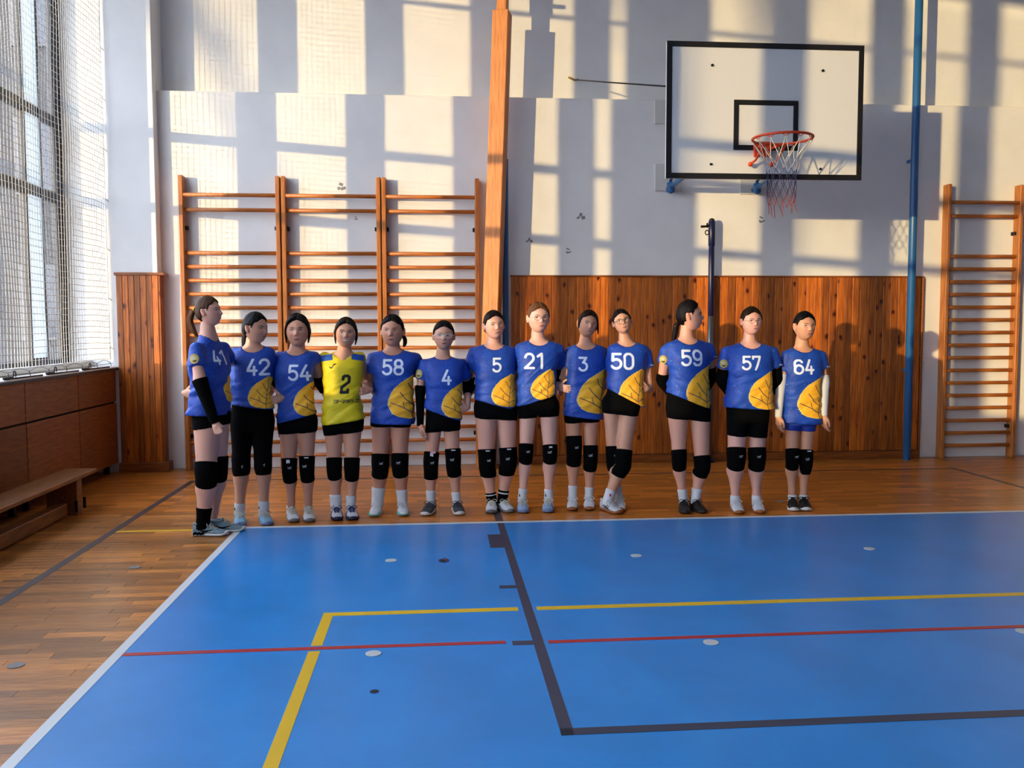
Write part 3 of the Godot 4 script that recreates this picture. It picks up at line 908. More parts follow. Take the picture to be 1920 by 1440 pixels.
# ------------------------------------------------------------------ people
# Every body is one skin: a field of tapered capsules and a lofted trunk, meshed as surface nets; head and hands join the same mesh.
const PEOPLE := {
"41": {"at":[-1.614,-6.463],"head":[-0.01,1.715,1.502,78,0,-6],"neck":[-0.025,1.464,0.0],"tyaw":58,"sh":[[-0.142,1.366,0.0],[0.107,1.364,0.0]],"prof":[[1.396,-0.022,0.081],[1.339,-0.024,0.134],[1.244,-0.019,0.142],[1.129,-0.014,0.131],[1.014,-0.017,0.135],[0.88,-0.027,0.145]],"hem":[[-0.174,0.872],[0.118,0.873]],"shem":[[-0.173,0.757],[0.113,0.799]],"num":[0.118,1.281,0.106],"leaf":[0.096,1.209,0.945],"legs":[{"hip":[-0.043,0.204],"knee":[-0.045,0.46,0.045,0.157],"ank":[-0.077,0.18,0.05,0.09],"toe":[0.117,0.065],"pad":[0.527,0.371],"sock":[0.197,"black"],"heel":[-0.152,0.039]},{"hip":[0.03,0.18],"knee":[0.012,0.467,-0.074,0.133],"ank":[-0.05,0.115,-0.12,0.078],"toe":[0.152,-0.065],"pad":[0.556,0.397],"sock":[],"heel":[-0.062,-0.051]}],"arms":[{"j":[[-0.072,1.353,0.125],[-0.048,1.13,0.155],[0.037,0.84,0.19]],"w":[0.106,0.098,0.067],"slv":1.228,"band":[1.132,0.829,"black"],"hand":[[0.083,0.757,0.19],"fist"]},{"j":[[0.065,1.355,-0.1],[0.056,1.131,-0.28],[0.05,1.03,-0.4]],"w":[0.094,0.078,0.055],"slv":1.227,"band":[1.204,1.108,"black"],"hand":[[0.085,1.027,-0.33],"gripr"]}]},
"42": {"at":[-1.408,-6.828],"head":[0.033,1.606,1.372,62,0,4],"neck":[0.009,1.348,0.0],"tyaw":6,"sh":[[-0.142,1.328,0.0],[0.144,1.327,0.0]],"prof":[[1.356,0.01,0.087],[1.316,0.005,0.147],[1.187,-0.002,0.155],[1.065,-0.006,0.149],[0.964,-0.007,0.155],[0.882,-0.005,0.164]],"hem":[[-0.167,0.915],[0.159,0.871]],"shem":[[-0.188,0.362],[0.153,0.369]],"num":[0.07,1.195,0.128],"leaf":[-0.016,1.127,0.883],"legs":[{"hip":[-0.085,0.182],"knee":[-0.095,0.461,0.01,0.128],"ank":[-0.116,0.163,0.0,0.075],"toe":[-0.069,0.196],"pad":[],"sock":[0.146,"white"]},{"hip":[0.074,0.182],"knee":[0.069,0.471,0.01,0.124],"ank":[0.065,0.18,0.0,0.075],"toe":[0.124,0.144],"pad":[],"sock":[0.159,"white"]}],"arms":[{"j":[[-0.127,1.307,-0.02],[-0.186,1.118,-0.14],[-0.26,0.99,-0.2]],"w":[0.099,0.083,0.062],"slv":1.146,"band":[1.162,1.057,"black"],"hand":[[-0.352,1.014,0.36],"gripr"]},{"j":[[0.124,1.306,-0.02],[0.136,1.103,-0.15],[0.187,0.985,-0.22]],"w":[0.099,0.083,0.062],"slv":1.144,"band":[1.144,1.042,"black"],"hand":[]}]},
"54": {"at":[-1.088,-6.921],"head":[0.015,1.595,1.344,3,0,0],"neck":[0.0,1.32,0.0],"tyaw":0,"sh":[[-0.146,1.292,0.0],[0.146,1.29,0.0]],"prof":[[1.324,0.004,0.077],[1.287,0.004,0.142],[1.16,-0.018,0.154],[1.036,-0.019,0.144],[0.912,-0.011,0.142],[0.787,-0.007,0.153]],"hem":[[-0.165,0.75],[0.15,0.829]],"shem":[[-0.162,0.666],[0.156,0.683]],"num":[0.036,1.148,0.126],"leaf":[-0.019,1.099,0.805],"legs":[{"hip":[-0.077,0.172],"knee":[-0.068,0.391,0.01,0.113],"ank":[-0.063,0.116,0.0,0.059],"toe":[-0.007,0.183],"pad":[0.473,0.305],"sock":[]},{"hip":[0.074,0.168],"knee":[0.067,0.397,0.01,0.113],"ank":[0.069,0.118,0.0,0.059],"toe":[0.101,0.157],"pad":[0.488,0.307],"sock":[]}],"arms":[{"j":[[-0.134,1.27,-0.02],[-0.192,1.069,-0.14],[-0.251,0.95,-0.2]],"w":[0.097,0.08,0.059],"slv":1.18,"band":[],"hand":[]},{"j":[[0.131,1.269,-0.02],[0.162,1.073,-0.1],[0.197,0.934,-0.2]],"w":[0.097,0.084,0.063],"slv":1.245,"band":[1.104,0.992,"black"],"hand":[]}]},
"2": {"at":[-0.744,-6.955],"head":[0.034,1.566,1.334,6,-3,0],"neck":[0.011,1.3,0.0],"tyaw":4,"sh":[[-0.15,1.276,0.0],[0.142,1.266,0.0]],"prof":[[1.309,0.015,0.07],[1.272,-0.002,0.127],[1.176,0.005,0.156],[1.051,0.003,0.152],[0.947,-0.007,0.144],[0.78,0.001,0.167]],"hem":[[-0.167,0.729],[0.177,0.78]],"shem":[[-0.156,0.645],[0.159,0.679]],"num":[0.024,1.054,0.148],"legs":[{"hip":[-0.082,0.169],"knee":[-0.072,0.397,0.01,0.118],"ank":[-0.065,0.124,0.0,0.08],"toe":[-0.035,0.174],"pad":[0.467,0.319],"sock":[0.175,"white"]},{"hip":[0.079,0.173],"knee":[0.064,0.39,0.01,0.118],"ank":[0.051,0.13,0.0,0.072],"toe":[0.086,0.166],"pad":[0.465,0.308],"sock":[0.164,"white"]}],"arms":[{"j":[[-0.142,1.25,-0.03],[-0.197,1.057,-0.18],[-0.293,0.971,-0.25]],"w":[0.089,0.076,0.059],"slv":1.301,"band":[],"hand":[[-0.502,0.943,0.16],"gripl"]},{"j":[[0.139,1.249,-0.03],[0.174,1.054,-0.18],[0.219,0.967,-0.25]],"w":[0.089,0.076,0.059],"slv":1.3,"band":[],"hand":[]}]},
"58": {"at":[-0.376,-7.077],"head":[0.019,1.588,1.338,-6,0,0],"neck":[0.017,1.312,0.0],"tyaw":0,"sh":[[-0.152,1.287,0.0],[0.216,1.277,0.0]],"prof":[[1.317,0.021,0.088],[1.279,0.025,0.161],[1.168,0.02,0.169],[1.019,0.017,0.158],[0.891,0.012,0.169],[0.741,0.013,0.18]],"hem":[[-0.171,0.728],[0.193,0.72]],"shem":[[-0.163,0.703],[0.185,0.69]],"num":[0.026,1.177,0.129],"leaf":[-0.025,1.131,0.769],"legs":[{"hip":[-0.084,0.176],"knee":[-0.09,0.393,0.01,0.137],"ank":[-0.115,0.128,0.0,0.09],"toe":[-0.138,0.188],"pad":[0.474,0.305],"sock":[0.202,"white"]},{"hip":[0.082,0.176],"knee":[0.067,0.395,0.01,0.133],"ank":[0.081,0.133,0.0,0.077],"toe":[0.098,0.152],"pad":[0.476,0.311],"sock":[0.181,"white"]}],"arms":[{"j":[[-0.136,1.244,-0.01],[-0.183,1.03,-0.03],[-0.207,0.934,0.0]],"w":[0.112,0.094,0.069],"slv":1.134,"band":[],"hand":[[-0.217,0.994,0.17],"gripl"]},{"j":[[0.198,1.242,-0.03],[0.249,1.044,-0.16],[0.304,0.934,-0.22]],"w":[0.112,0.09,0.069],"slv":1.123,"band":[],"hand":[]}]},
"4": {"at":[0.038,-7.066],"head":[0.011,1.54,1.31,0,0,0],"neck":[0.001,1.276,0.0],"tyaw":0,"sh":[[-0.156,1.235,0.0],[0.163,1.228,0.0]],"prof":[[1.26,0.003,0.066],[1.23,0.005,0.132],[1.102,0.011,0.147],[0.974,0.006,0.147],[0.845,0.001,0.151],[0.759,-0.001,0.151]],"hem":[[-0.16,0.849],[0.151,0.738]],"shem":[[-0.149,0.647],[0.147,0.665]],"num":[0.033,1.095,0.124],"leaf":[-0.018,1.065,0.761],"legs":[{"hip":[-0.072,0.137],"knee":[-0.1,0.384,0.01,0.116],"ank":[-0.102,0.109,0.0,0.064],"toe":[-0.156,0.176],"pad":[0.487,0.278],"sock":[0.174,"white"]},{"hip":[0.069,0.146],"knee":[0.08,0.407,0.01,0.12],"ank":[0.104,0.114,0.0,0.064],"toe":[0.13,0.164],"pad":[0.51,0.302],"sock":[0.157,"white"]}],"arms":[{"j":[[-0.148,1.2,0.0],[-0.18,1.004,0.0],[-0.181,0.722,0.05]],"w":[0.086,0.073,0.056],"slv":1.076,"band":[1.021,0.708,"black"],"hand":[[-0.178,0.65,0.06],"down"]},{"j":[[0.159,1.197,-0.03],[0.204,1.027,-0.12],[0.264,0.955,-0.2]],"w":[0.086,0.077,0.06],"slv":1.087,"band":[1.061,0.988,"black"],"hand":[]}]},
"5": {"at":[0.471,-7.111],"head":[-0.018,1.621,1.394,14,4,0],"neck":[-0.022,1.35,0.0],"tyaw":4,"sh":[[-0.199,1.33,0.0],[0.121,1.333,0.0]],"prof":[[1.359,-0.022,0.078],[1.325,-0.022,0.143],[1.183,-0.011,0.166],[1.053,-0.014,0.16],[0.945,-0.013,0.167],[0.837,-0.008,0.175]],"hem":[[-0.184,0.911],[0.167,0.816]],"shem":[[-0.189,0.759],[0.176,0.733]],"num":[0.004,1.187,0.121],"leaf":[-0.051,1.119,0.85],"legs":[{"hip":[-0.09,0.198],"knee":[-0.079,0.396,0.01,0.138],"ank":[-0.044,0.13,0.0,0.078],"toe":[-0.057,0.192],"pad":[0.495,0.281],"sock":[0.139,"band"]},{"hip":[0.088,0.181],"knee":[0.096,0.407,0.01,0.138],"ank":[0.052,0.129,0.0,0.078],"toe":[0.105,0.148],"pad":[0.506,0.295],"sock":[0.155,"band"]}],"arms":[{"j":[[-0.181,1.29,-0.02],[-0.222,1.059,-0.12],[-0.273,0.953,-0.2]],"w":[0.103,0.091,0.069],"slv":1.17,"band":[1.084,0.967,"black"],"hand":[[-0.299,0.834,0.1],"gripl"]},{"j":[[0.119,1.289,-0.03],[0.165,1.074,-0.12],[0.235,0.926,-0.2]],"w":[0.103,0.086,0.065],"slv":1.177,"band":[],"hand":[]}]},
"21": {"at":[0.813,-7.094],"head":[-0.002,1.685,1.444,9,0,0],"neck":[0.002,1.384,0.0],"tyaw":0,"sh":[[-0.163,1.354,0.0],[0.177,1.344,0.0]],"prof":[[1.393,0.003,0.079],[1.354,0.003,0.148],[1.225,-0.002,0.17],[1.095,-0.013,0.154],[0.987,-0.015,0.161],[0.878,-0.008,0.172]],"hem":[[-0.185,0.844],[0.164,0.953]],"shem":[[-0.172,0.748],[0.177,0.77]],"num":[-0.033,1.22,0.133],"leaf":[-0.079,1.156,0.9],"legs":[{"hip":[-0.09,0.163],"knee":[-0.104,0.46,0.01,0.116],"ank":[-0.13,0.129,0.0,0.065],"toe":[-0.137,0.161],"pad":[0.537,0.397],"sock":[0.168,"white"]},{"hip":[0.09,0.172],"knee":[0.093,0.461,0.01,0.12],"ank":[0.086,0.125,0.0,0.069],"toe":[0.054,0.179],"pad":[0.526,0.398],"sock":[0.16,"white"]}],"arms":[{"j":[[-0.146,1.31,-0.04],[-0.158,1.082,-0.15],[-0.19,0.95,-0.2]],"w":[0.099,0.086,0.065],"slv":1.16,"band":[],"hand":[]},{"j":[[0.175,1.309,-0.02],[0.207,1.081,-0.12],[0.219,0.989,-0.05]],"w":[0.099,0.086,0.065],"slv":1.175,"band":[1.158,1.019,"black"],"hand":[[0.23,0.988,0.0],"gripr"]}]},
"3": {"at":[1.18,-7.15],"head":[0.042,1.626,1.408,8,-11,0],"neck":[0.029,1.346,0.0],"tyaw":0,"sh":[[-0.108,1.338,0.0],[0.184,1.328,0.0]],"prof":[[1.36,0.032,0.069],[1.325,0.041,0.131],[1.198,0.037,0.158],[1.067,0.028,0.158],[0.935,0.02,0.162],[0.781,0.009,0.164]],"hem":[[-0.155,0.768],[0.169,0.729]],"shem":[[-0.164,0.702],[0.161,0.707]],"num":[-0.004,1.19,0.121],"leaf":[-0.063,1.151,0.783],"legs":[{"hip":[-0.08,0.147],"knee":[-0.067,0.468,0.01,0.126],"ank":[-0.074,0.146,0.0,0.065],"toe":[-0.099,0.133],"pad":[0.59,0.36],"sock":[0.177,"white"]},{"hip":[0.081,0.143],"knee":[0.071,0.417,0.01,0.117],"ank":[0.064,0.139,0.0,0.061],"toe":[0.029,0.207],"pad":[0.509,0.317],"sock":[0.161,"white"]}],"arms":[{"j":[[-0.102,1.286,-0.01],[-0.151,1.057,-0.03],[-0.165,0.935,-0.12]],"w":[0.095,0.082,0.065],"slv":1.168,"band":[],"hand":[]},{"j":[[0.192,1.283,-0.04],[0.246,1.078,-0.15],[0.306,0.937,-0.22]],"w":[0.091,0.078,0.061],"slv":1.153,"band":[],"hand":[]}]},
"50": {"at":[1.475,-7.019],"head":[0.004,1.632,1.434,-4,13,-8],"neck":[0.044,1.374,0.0],"tyaw":0,"sh":[[-0.083,1.353,0.0],[0.228,1.33,0.0]],"prof":[[1.374,0.053,0.07],[1.34,0.061,0.132],[1.224,0.053,0.153],[1.094,0.039,0.147],[0.986,0.034,0.153],[0.856,0.029,0.163]],"hem":[[-0.125,0.999],[0.192,0.831]],"shem":[[-0.163,0.796],[0.175,0.762]],"num":[-0.02,1.215,0.136],"leaf":[-0.043,1.155,0.852],"legs":[{"hip":[-0.075,0.157],"knee":[-0.054,0.406,-0.032,0.111],"ank":[0.002,0.121,-0.06,0.064],"toe":[-0.026,0.16],"pad":[0.516,0.332],"sock":[0.181,"white"]},{"hip":[0.081,0.162],"knee":[0.015,0.398,0.038,0.132],"ank":[-0.102,0.138,0.04,0.077],"toe":[-0.067,0.216],"pad":[0.492,0.295],"sock":[0.165,"white"],"heel":[-0.12,-0.165]}],"arms":[{"j":[[-0.057,1.287,-0.04],[-0.074,1.081,-0.15],[-0.118,0.949,-0.2]],"w":[0.094,0.081,0.06],"slv":1.159,"band":[],"hand":[]},{"j":[[0.216,1.286,-0.02],[0.245,0.989,-0.04],[0.173,0.953,0.06]],"w":[0.094,0.081,0.064],"slv":1.166,"band":[],"hand":[[0.16,0.984,0.06],"gripl"]}]},
"59": {"at":[2.012,-6.944],"head":[0.01,1.702,1.459,72,0,-2],"neck":[-0.013,1.39,0.0],"tyaw":8,"sh":[[-0.175,1.352,0.0],[0.171,1.351,0.0]],"prof":[[1.399,-0.009,0.083],[1.361,-0.004,0.158],[1.245,0.004,0.178],[1.116,0.004,0.163],[1.009,-0.004,0.171],[0.88,-0.005,0.187]],"hem":[[-0.18,0.966],[0.191,0.815]],"shem":[[-0.196,0.759],[0.197,0.72]],"num":[0.001,1.244,0.135],"leaf":[-0.056,1.189,0.841],"legs":[{"hip":[-0.093,0.185],"knee":[-0.072,0.42,0.01,0.118],"ank":[-0.031,0.138,0.0,0.067],"toe":[-0.062,0.193],"pad":[0.492,0.348],"sock":[0.168,"white"]},{"hip":[0.101,0.181],"knee":[0.119,0.378,0.01,0.131],"ank":[0.076,0.136,0.0,0.072],"toe":[0.086,0.147],"pad":[0.442,0.293],"sock":[0.171,"white"]}],"arms":[{"j":[[-0.187,1.305,0.0],[-0.2,1.061,-0.06],[-0.079,0.909,-0.16]],"w":[0.101,0.088,0.067],"slv":1.207,"band":[1.104,0.945,"black"],"hand":[]},{"j":[[0.182,1.32,-0.02],[0.22,1.073,-0.1],[0.179,0.927,-0.18]],"w":[0.093,0.084,0.063],"slv":1.239,"band":[1.157,0.963,"black"],"hand":[]}]},
"57": {"at":[2.49,-6.892],"head":[0.011,1.645,1.423,4,0,0],"neck":[0.01,1.355,0.0],"tyaw":0,"sh":[[-0.179,1.33,0.0],[0.195,1.328,0.0]],"prof":[[1.364,0.012,0.09],[1.33,0.01,0.167],[1.202,0.012,0.176],[1.073,0.012,0.178],[0.966,0.007,0.19],[0.849,0.005,0.199]],"hem":[[-0.199,0.845],[0.209,0.824]],"shem":[[-0.182,0.616],[0.195,0.589]],"num":[-0.01,1.201,0.117],"leaf":[-0.044,1.138,0.828],"legs":[{"hip":[-0.085,0.176],"knee":[-0.095,0.438,0.01,0.15],"ank":[-0.091,0.114,0.0,0.071],"toe":[-0.11,0.162],"pad":[0.511,0.358],"sock":[0.122,"white"]},{"hip":[0.093,0.176],"knee":[0.078,0.431,0.01,0.138],"ank":[0.087,0.11,0.0,0.071],"toe":[0.054,0.178],"pad":[0.508,0.347],"sock":[0.119,"white"]}],"arms":[{"j":[[-0.179,1.287,-0.01],[-0.198,1.062,-0.05],[-0.065,0.895,-0.16]],"w":[0.104,0.096,0.071],"slv":1.159,"band":[1.146,0.944,"black"],"hand":[]},{"j":[[0.209,1.285,-0.01],[0.255,1.058,-0.05],[0.22,0.893,-0.16]],"w":[0.104,0.092,0.071],"slv":1.169,"band":[1.156,0.94,"black"],"hand":[]}]},
"64": {"at":[2.956,-6.951],"head":[0.009,1.608,1.378,8,-2,0],"neck":[0.008,1.322,0.0],"tyaw":0,"sh":[[-0.135,1.296,0.0],[0.175,1.295,0.0]],"prof":[[1.326,0.008,0.072],[1.292,0.013,0.135],[1.153,0.014,0.155],[1.022,0.005,0.153],[0.87,0.002,0.16],[0.738,0.002,0.167]],"hem":[[-0.164,0.708],[0.17,0.691]],"shem":[[-0.141,0.646],[0.153,0.629]],"num":[-0.018,1.166,0.122],"leaf":[-0.079,1.093,0.745],"legs":[{"hip":[-0.072,0.131],"knee":[-0.068,0.413,0.01,0.11],"ank":[-0.054,0.097,0.0,0.055],"toe":[-0.107,0.165],"pad":[0.487,0.336],"sock":[0.106,"white"]},{"hip":[0.077,0.131],"knee":[0.045,0.394,0.01,0.11],"ank":[0.042,0.095,0.0,0.055],"toe":[-0.005,0.175],"pad":[0.476,0.299],"sock":[0.104,"white"]}],"arms":[{"j":[[-0.13,1.257,0.0],[-0.17,1.031,0.0],[-0.217,0.766,0.05]],"w":[0.08,0.072,0.059],"slv":1.131,"band":[1.101,0.756,"white"],"hand":[[-0.206,0.693,0.06],"down"]},{"j":[[0.171,1.256,0.0],[0.199,1.037,0.0],[0.173,0.775,0.05]],"w":[0.08,0.067,0.059],"slv":1.151,"band":[1.09,0.765,"white"],"hand":[[0.174,0.697,0.06],"down"]}]},

}
const LOOKS := {
	"41": {"skin": [0.80, 0.60, 0.52], "hair": [0.27, 0.17, 0.10], "style": "pony", "shoe": "greyblue", "label": "girl in blue shirt 41 seen in profile with a brown ponytail, left end of row"},
	"42": {"skin": [0.76, 0.56, 0.45], "hair": [0.035, 0.03, 0.03], "style": "pony", "shoe": "paleblue", "label": "girl in blue shirt 42 and black leggings looking towards her neighbours on the right"},
	"54": {"skin": [0.74, 0.53, 0.43], "hair": [0.04, 0.03, 0.03], "style": "locks", "shoe": "white", "label": "girl in blue shirt 54 with dark centre-parted hair beside the girl in yellow"},
	"2": {"skin": [0.76, 0.55, 0.44], "hair": [0.10, 0.055, 0.035], "style": "locks", "shoe": "navy", "label": "smiling girl in the only yellow shirt, number 2, with black shorts"},
	"58": {"skin": [0.72, 0.51, 0.41], "hair": [0.045, 0.035, 0.03], "style": "sidepony", "shoe": "mint", "label": "girl in a long blue shirt 58 with white and mint shoes"},
	"4": {"skin": [0.75, 0.55, 0.46], "hair": [0.05, 0.035, 0.03], "style": "tied", "shoe": "grey", "glasses": "white", "label": "girl in blue shirt 4 wearing thick white glasses and a long black sleeve"},
	"5": {"skin": [0.79, 0.59, 0.51], "hair": [0.07, 0.045, 0.035], "style": "tied", "shoe": "white", "label": "girl in blue shirt 5 with black ankle socks, in front of the leaning wooden beam"},
	"21": {"skin": [0.82, 0.63, 0.55], "hair": [0.38, 0.25, 0.15], "style": "tied", "shoe": "iceblue", "glasses": "thin", "label": "tall fair girl in blue shirt 21 with thin glasses and pale blue shoes"},
	"3": {"skin": [0.75, 0.54, 0.43], "hair": [0.13, 0.065, 0.04], "style": "strand", "shoe": "gum", "label": "girl in a long blue shirt 3 tilting her head, a hand resting on her waist"},
	"50": {"skin": [0.76, 0.56, 0.45], "hair": [0.045, 0.035, 0.03], "style": "tied", "shoe": "crossed", "glasses": "round", "label": "girl in blue shirt 50 with round black glasses and crossed legs"},
	"59": {"skin": [0.79, 0.58, 0.49], "hair": [0.05, 0.035, 0.035], "style": "pony", "shoe": "black", "label": "girl in blue shirt 59 with dark ponytail, face turned right, beside the volleyball post"},
	"57": {"skin": [0.79, 0.59, 0.52], "hair": [0.10, 0.06, 0.045], "style": "tied", "shoe": "gum", "glasses": "thin", "label": "girl in blue shirt 57 with thin glasses and hands behind her back"},
	"64": {"skin": [0.76, 0.55, 0.43], "hair": [0.045, 0.035, 0.03], "style": "tied", "shoe": "blackwhite", "label": "girl in blue shirt 64 with long white arm sleeves, right end of row"},
}

var hand_cache := {}
var glyph_cache := {}
var leaf_stamp: Image
var shirt_base: Image
var C := {}

func build_people():
	make_cloth_materials()
	for n in PEOPLE:
		build_person(n, PEOPLE[n], LOOKS[n])

func make_cloth_materials():
	var fold := normal_tex(51, 0.012, 5.0, 256, 3)
	C.fold = fold
	for d in [["black", Color(0.020, 0.019, 0.022), 0.9], ["black_knit", Color(0.017, 0.017, 0.020), 0.95], ["white", Color(0.80, 0.81, 0.82), 0.85], ["navy", Color(0.04, 0.06, 0.22), 0.6], ["shirt_blue", Color(0.05, 0.20, 0.60), 0.6],
		["sole_white", Color(0.80, 0.80, 0.79), 0.6], ["sole_grey", Color(0.42, 0.42, 0.44), 0.6], ["gum", Color(0.56, 0.33, 0.17), 0.6], ["mint", Color(0.30, 0.68, 0.66), 0.6], ["shoe_white", Color(0.76, 0.77, 0.79), 0.6],
		["paleblue", Color(0.46, 0.64, 0.74), 0.6], ["iceblue", Color(0.50, 0.63, 0.78), 0.35], ["greyblue", Color(0.45, 0.55, 0.60), 0.6], ["grey", Color(0.22, 0.24, 0.27), 0.7], ["shoe_black", Color(0.035, 0.035, 0.038), 0.6],
		["sole_blue", Color(0.42, 0.50, 0.66), 0.6], ["lace_blue", Color(0.08, 0.12, 0.38), 0.7], ["cream", Color(0.80, 0.78, 0.70), 0.7], ["yellow", Color(0.85, 0.70, 0.08), 0.6], ["pink", Color(0.9, 0.62, 0.66), 0.6], ["red_mark", Color(0.65, 0.10, 0.30), 0.7], ["pearl", Color(0.9, 0.88, 0.84), 0.2]]:
		var m := mat(d[1], d[2])
		if d[0].begins_with("black"): m.metallic_specular = 0.2
		if not d[0].begins_with("shoe") and not d[0].begins_with("sole"):
			m.normal_enabled = true
			m.normal_texture = fold
			m.normal_scale = 0.35
			m.uv1_triplanar = true
			m.uv1_scale = Vector3.ONE * 3.0
		C[d[0]] = m
	for g in [["glass_white", Color(0.85, 0.85, 0.84)], ["glass_round", Color(0.03, 0.03, 0.03)], ["glass_thin", Color(0.25, 0.20, 0.19)]]:
		C[g[0]] = mat(g[1], 0.3)
	var skin := mat(Color.WHITE, 0.55)
	skin.vertex_color_use_as_albedo = true
	skin.subsurf_scatter_enabled = true
	skin.subsurf_scatter_strength = 0.06
	C.skin = skin
	leaf_stamp = make_leaf()
	shirt_base = make_shirt_base()

# ---- the field
# capsule rows of 12: ax ay az dx dy dz 1/len2 r1 dr blend cut len
func cone(list: Array, a: Vector3, b: Vector3, r1: float, r2: float, k := 0.02, cut := 0.0):
	var d := b - a
	list.append(PackedFloat32Array([a.x, a.y, a.z, d.x, d.y, d.z, 1.0 / maxf(d.length_squared(), 1e-6), r1, r2 - r1, k, cut, d.length()]))

class Field:
	var P := []                      # capsules
	var L := PackedFloat32Array()    # trunk rows: cx cz hw hd
	var ly0 := 0.0
	var ldy := 0.02
	var ln := 0
	var lc := 1.0
	var ls := 0.0
	var lk := 0.02
	var planes := []                 # [normal, d]: keep n.p >= d
	var holes := []                  # [centre, radius]

	func trunk(x: float, y: float, z: float) -> float:
		var t := (y - ly0) / ldy
		var over := 0.0
		if t < 0.0:
			over = -t * ldy
			t = 0.0
		elif t > ln - 1.001:
			over = (t - ln + 1.001) * ldy
			t = ln - 1.001
		var i := int(t)
		var f := t - i
		i *= 4
		var cx := L[i] + (L[i + 4] - L[i]) * f
		var cz := L[i + 1] + (L[i + 5] - L[i + 1]) * f
		var hw := L[i + 2] + (L[i + 6] - L[i + 2]) * f
		var hd := L[i + 3] + (L[i + 7] - L[i + 3]) * f
		var lx := x - cx
		var lz := z - cz
		var ax := absf(lx * lc - lz * ls) / hw
		var az := absf(lx * ls + lz * lc) / hd
		var q := pow(pow(ax, 2.4) + pow(az, 2.4), 0.41667)
		var d := (q - 1.0) * minf(hw, hd)
		if over > 0.0:
			d = sqrt(d * d + over * over) if d > 0.0 else maxf(d, over)
		return d

	func eval(x: float, y: float, z: float, act: Array, with_trunk: bool) -> float:
		var d := 1.0
		if with_trunk:
			d = trunk(x, y, z)
		for p: PackedFloat32Array in act:
			var qx := x - p[0]
			var qy := y - p[1]
			var qz := z - p[2]
			var t := (qx * p[3] + qy * p[4] + qz * p[5]) * p[6]
			var h := clampf(t, 0.0, 1.0)
			qx -= p[3] * h
			qy -= p[4] * h
			qz -= p[5] * h
			var e := sqrt(qx * qx + qy * qy + qz * qz) - p[7] - p[8] * h
			if p[10] > 0.0:
				e = maxf(e, (t - 1.0) * p[11])
			var k := p[9]
			var m := k - absf(d - e)
			d = minf(d, e)
			if m > 0.0:
				d -= m * m / k * 0.25
		for pl in planes:
			d = maxf(d, pl[1] - (pl[0].x * x + pl[0].y * y + pl[0].z * z))
		for ho in holes:
			var c: Vector3 = ho[0]
			d = maxf(d, ho[1] - sqrt((x - c.x) * (x - c.x) + (y - c.y) * (y - c.y) + (z - c.z) * (z - c.z)))
		return d

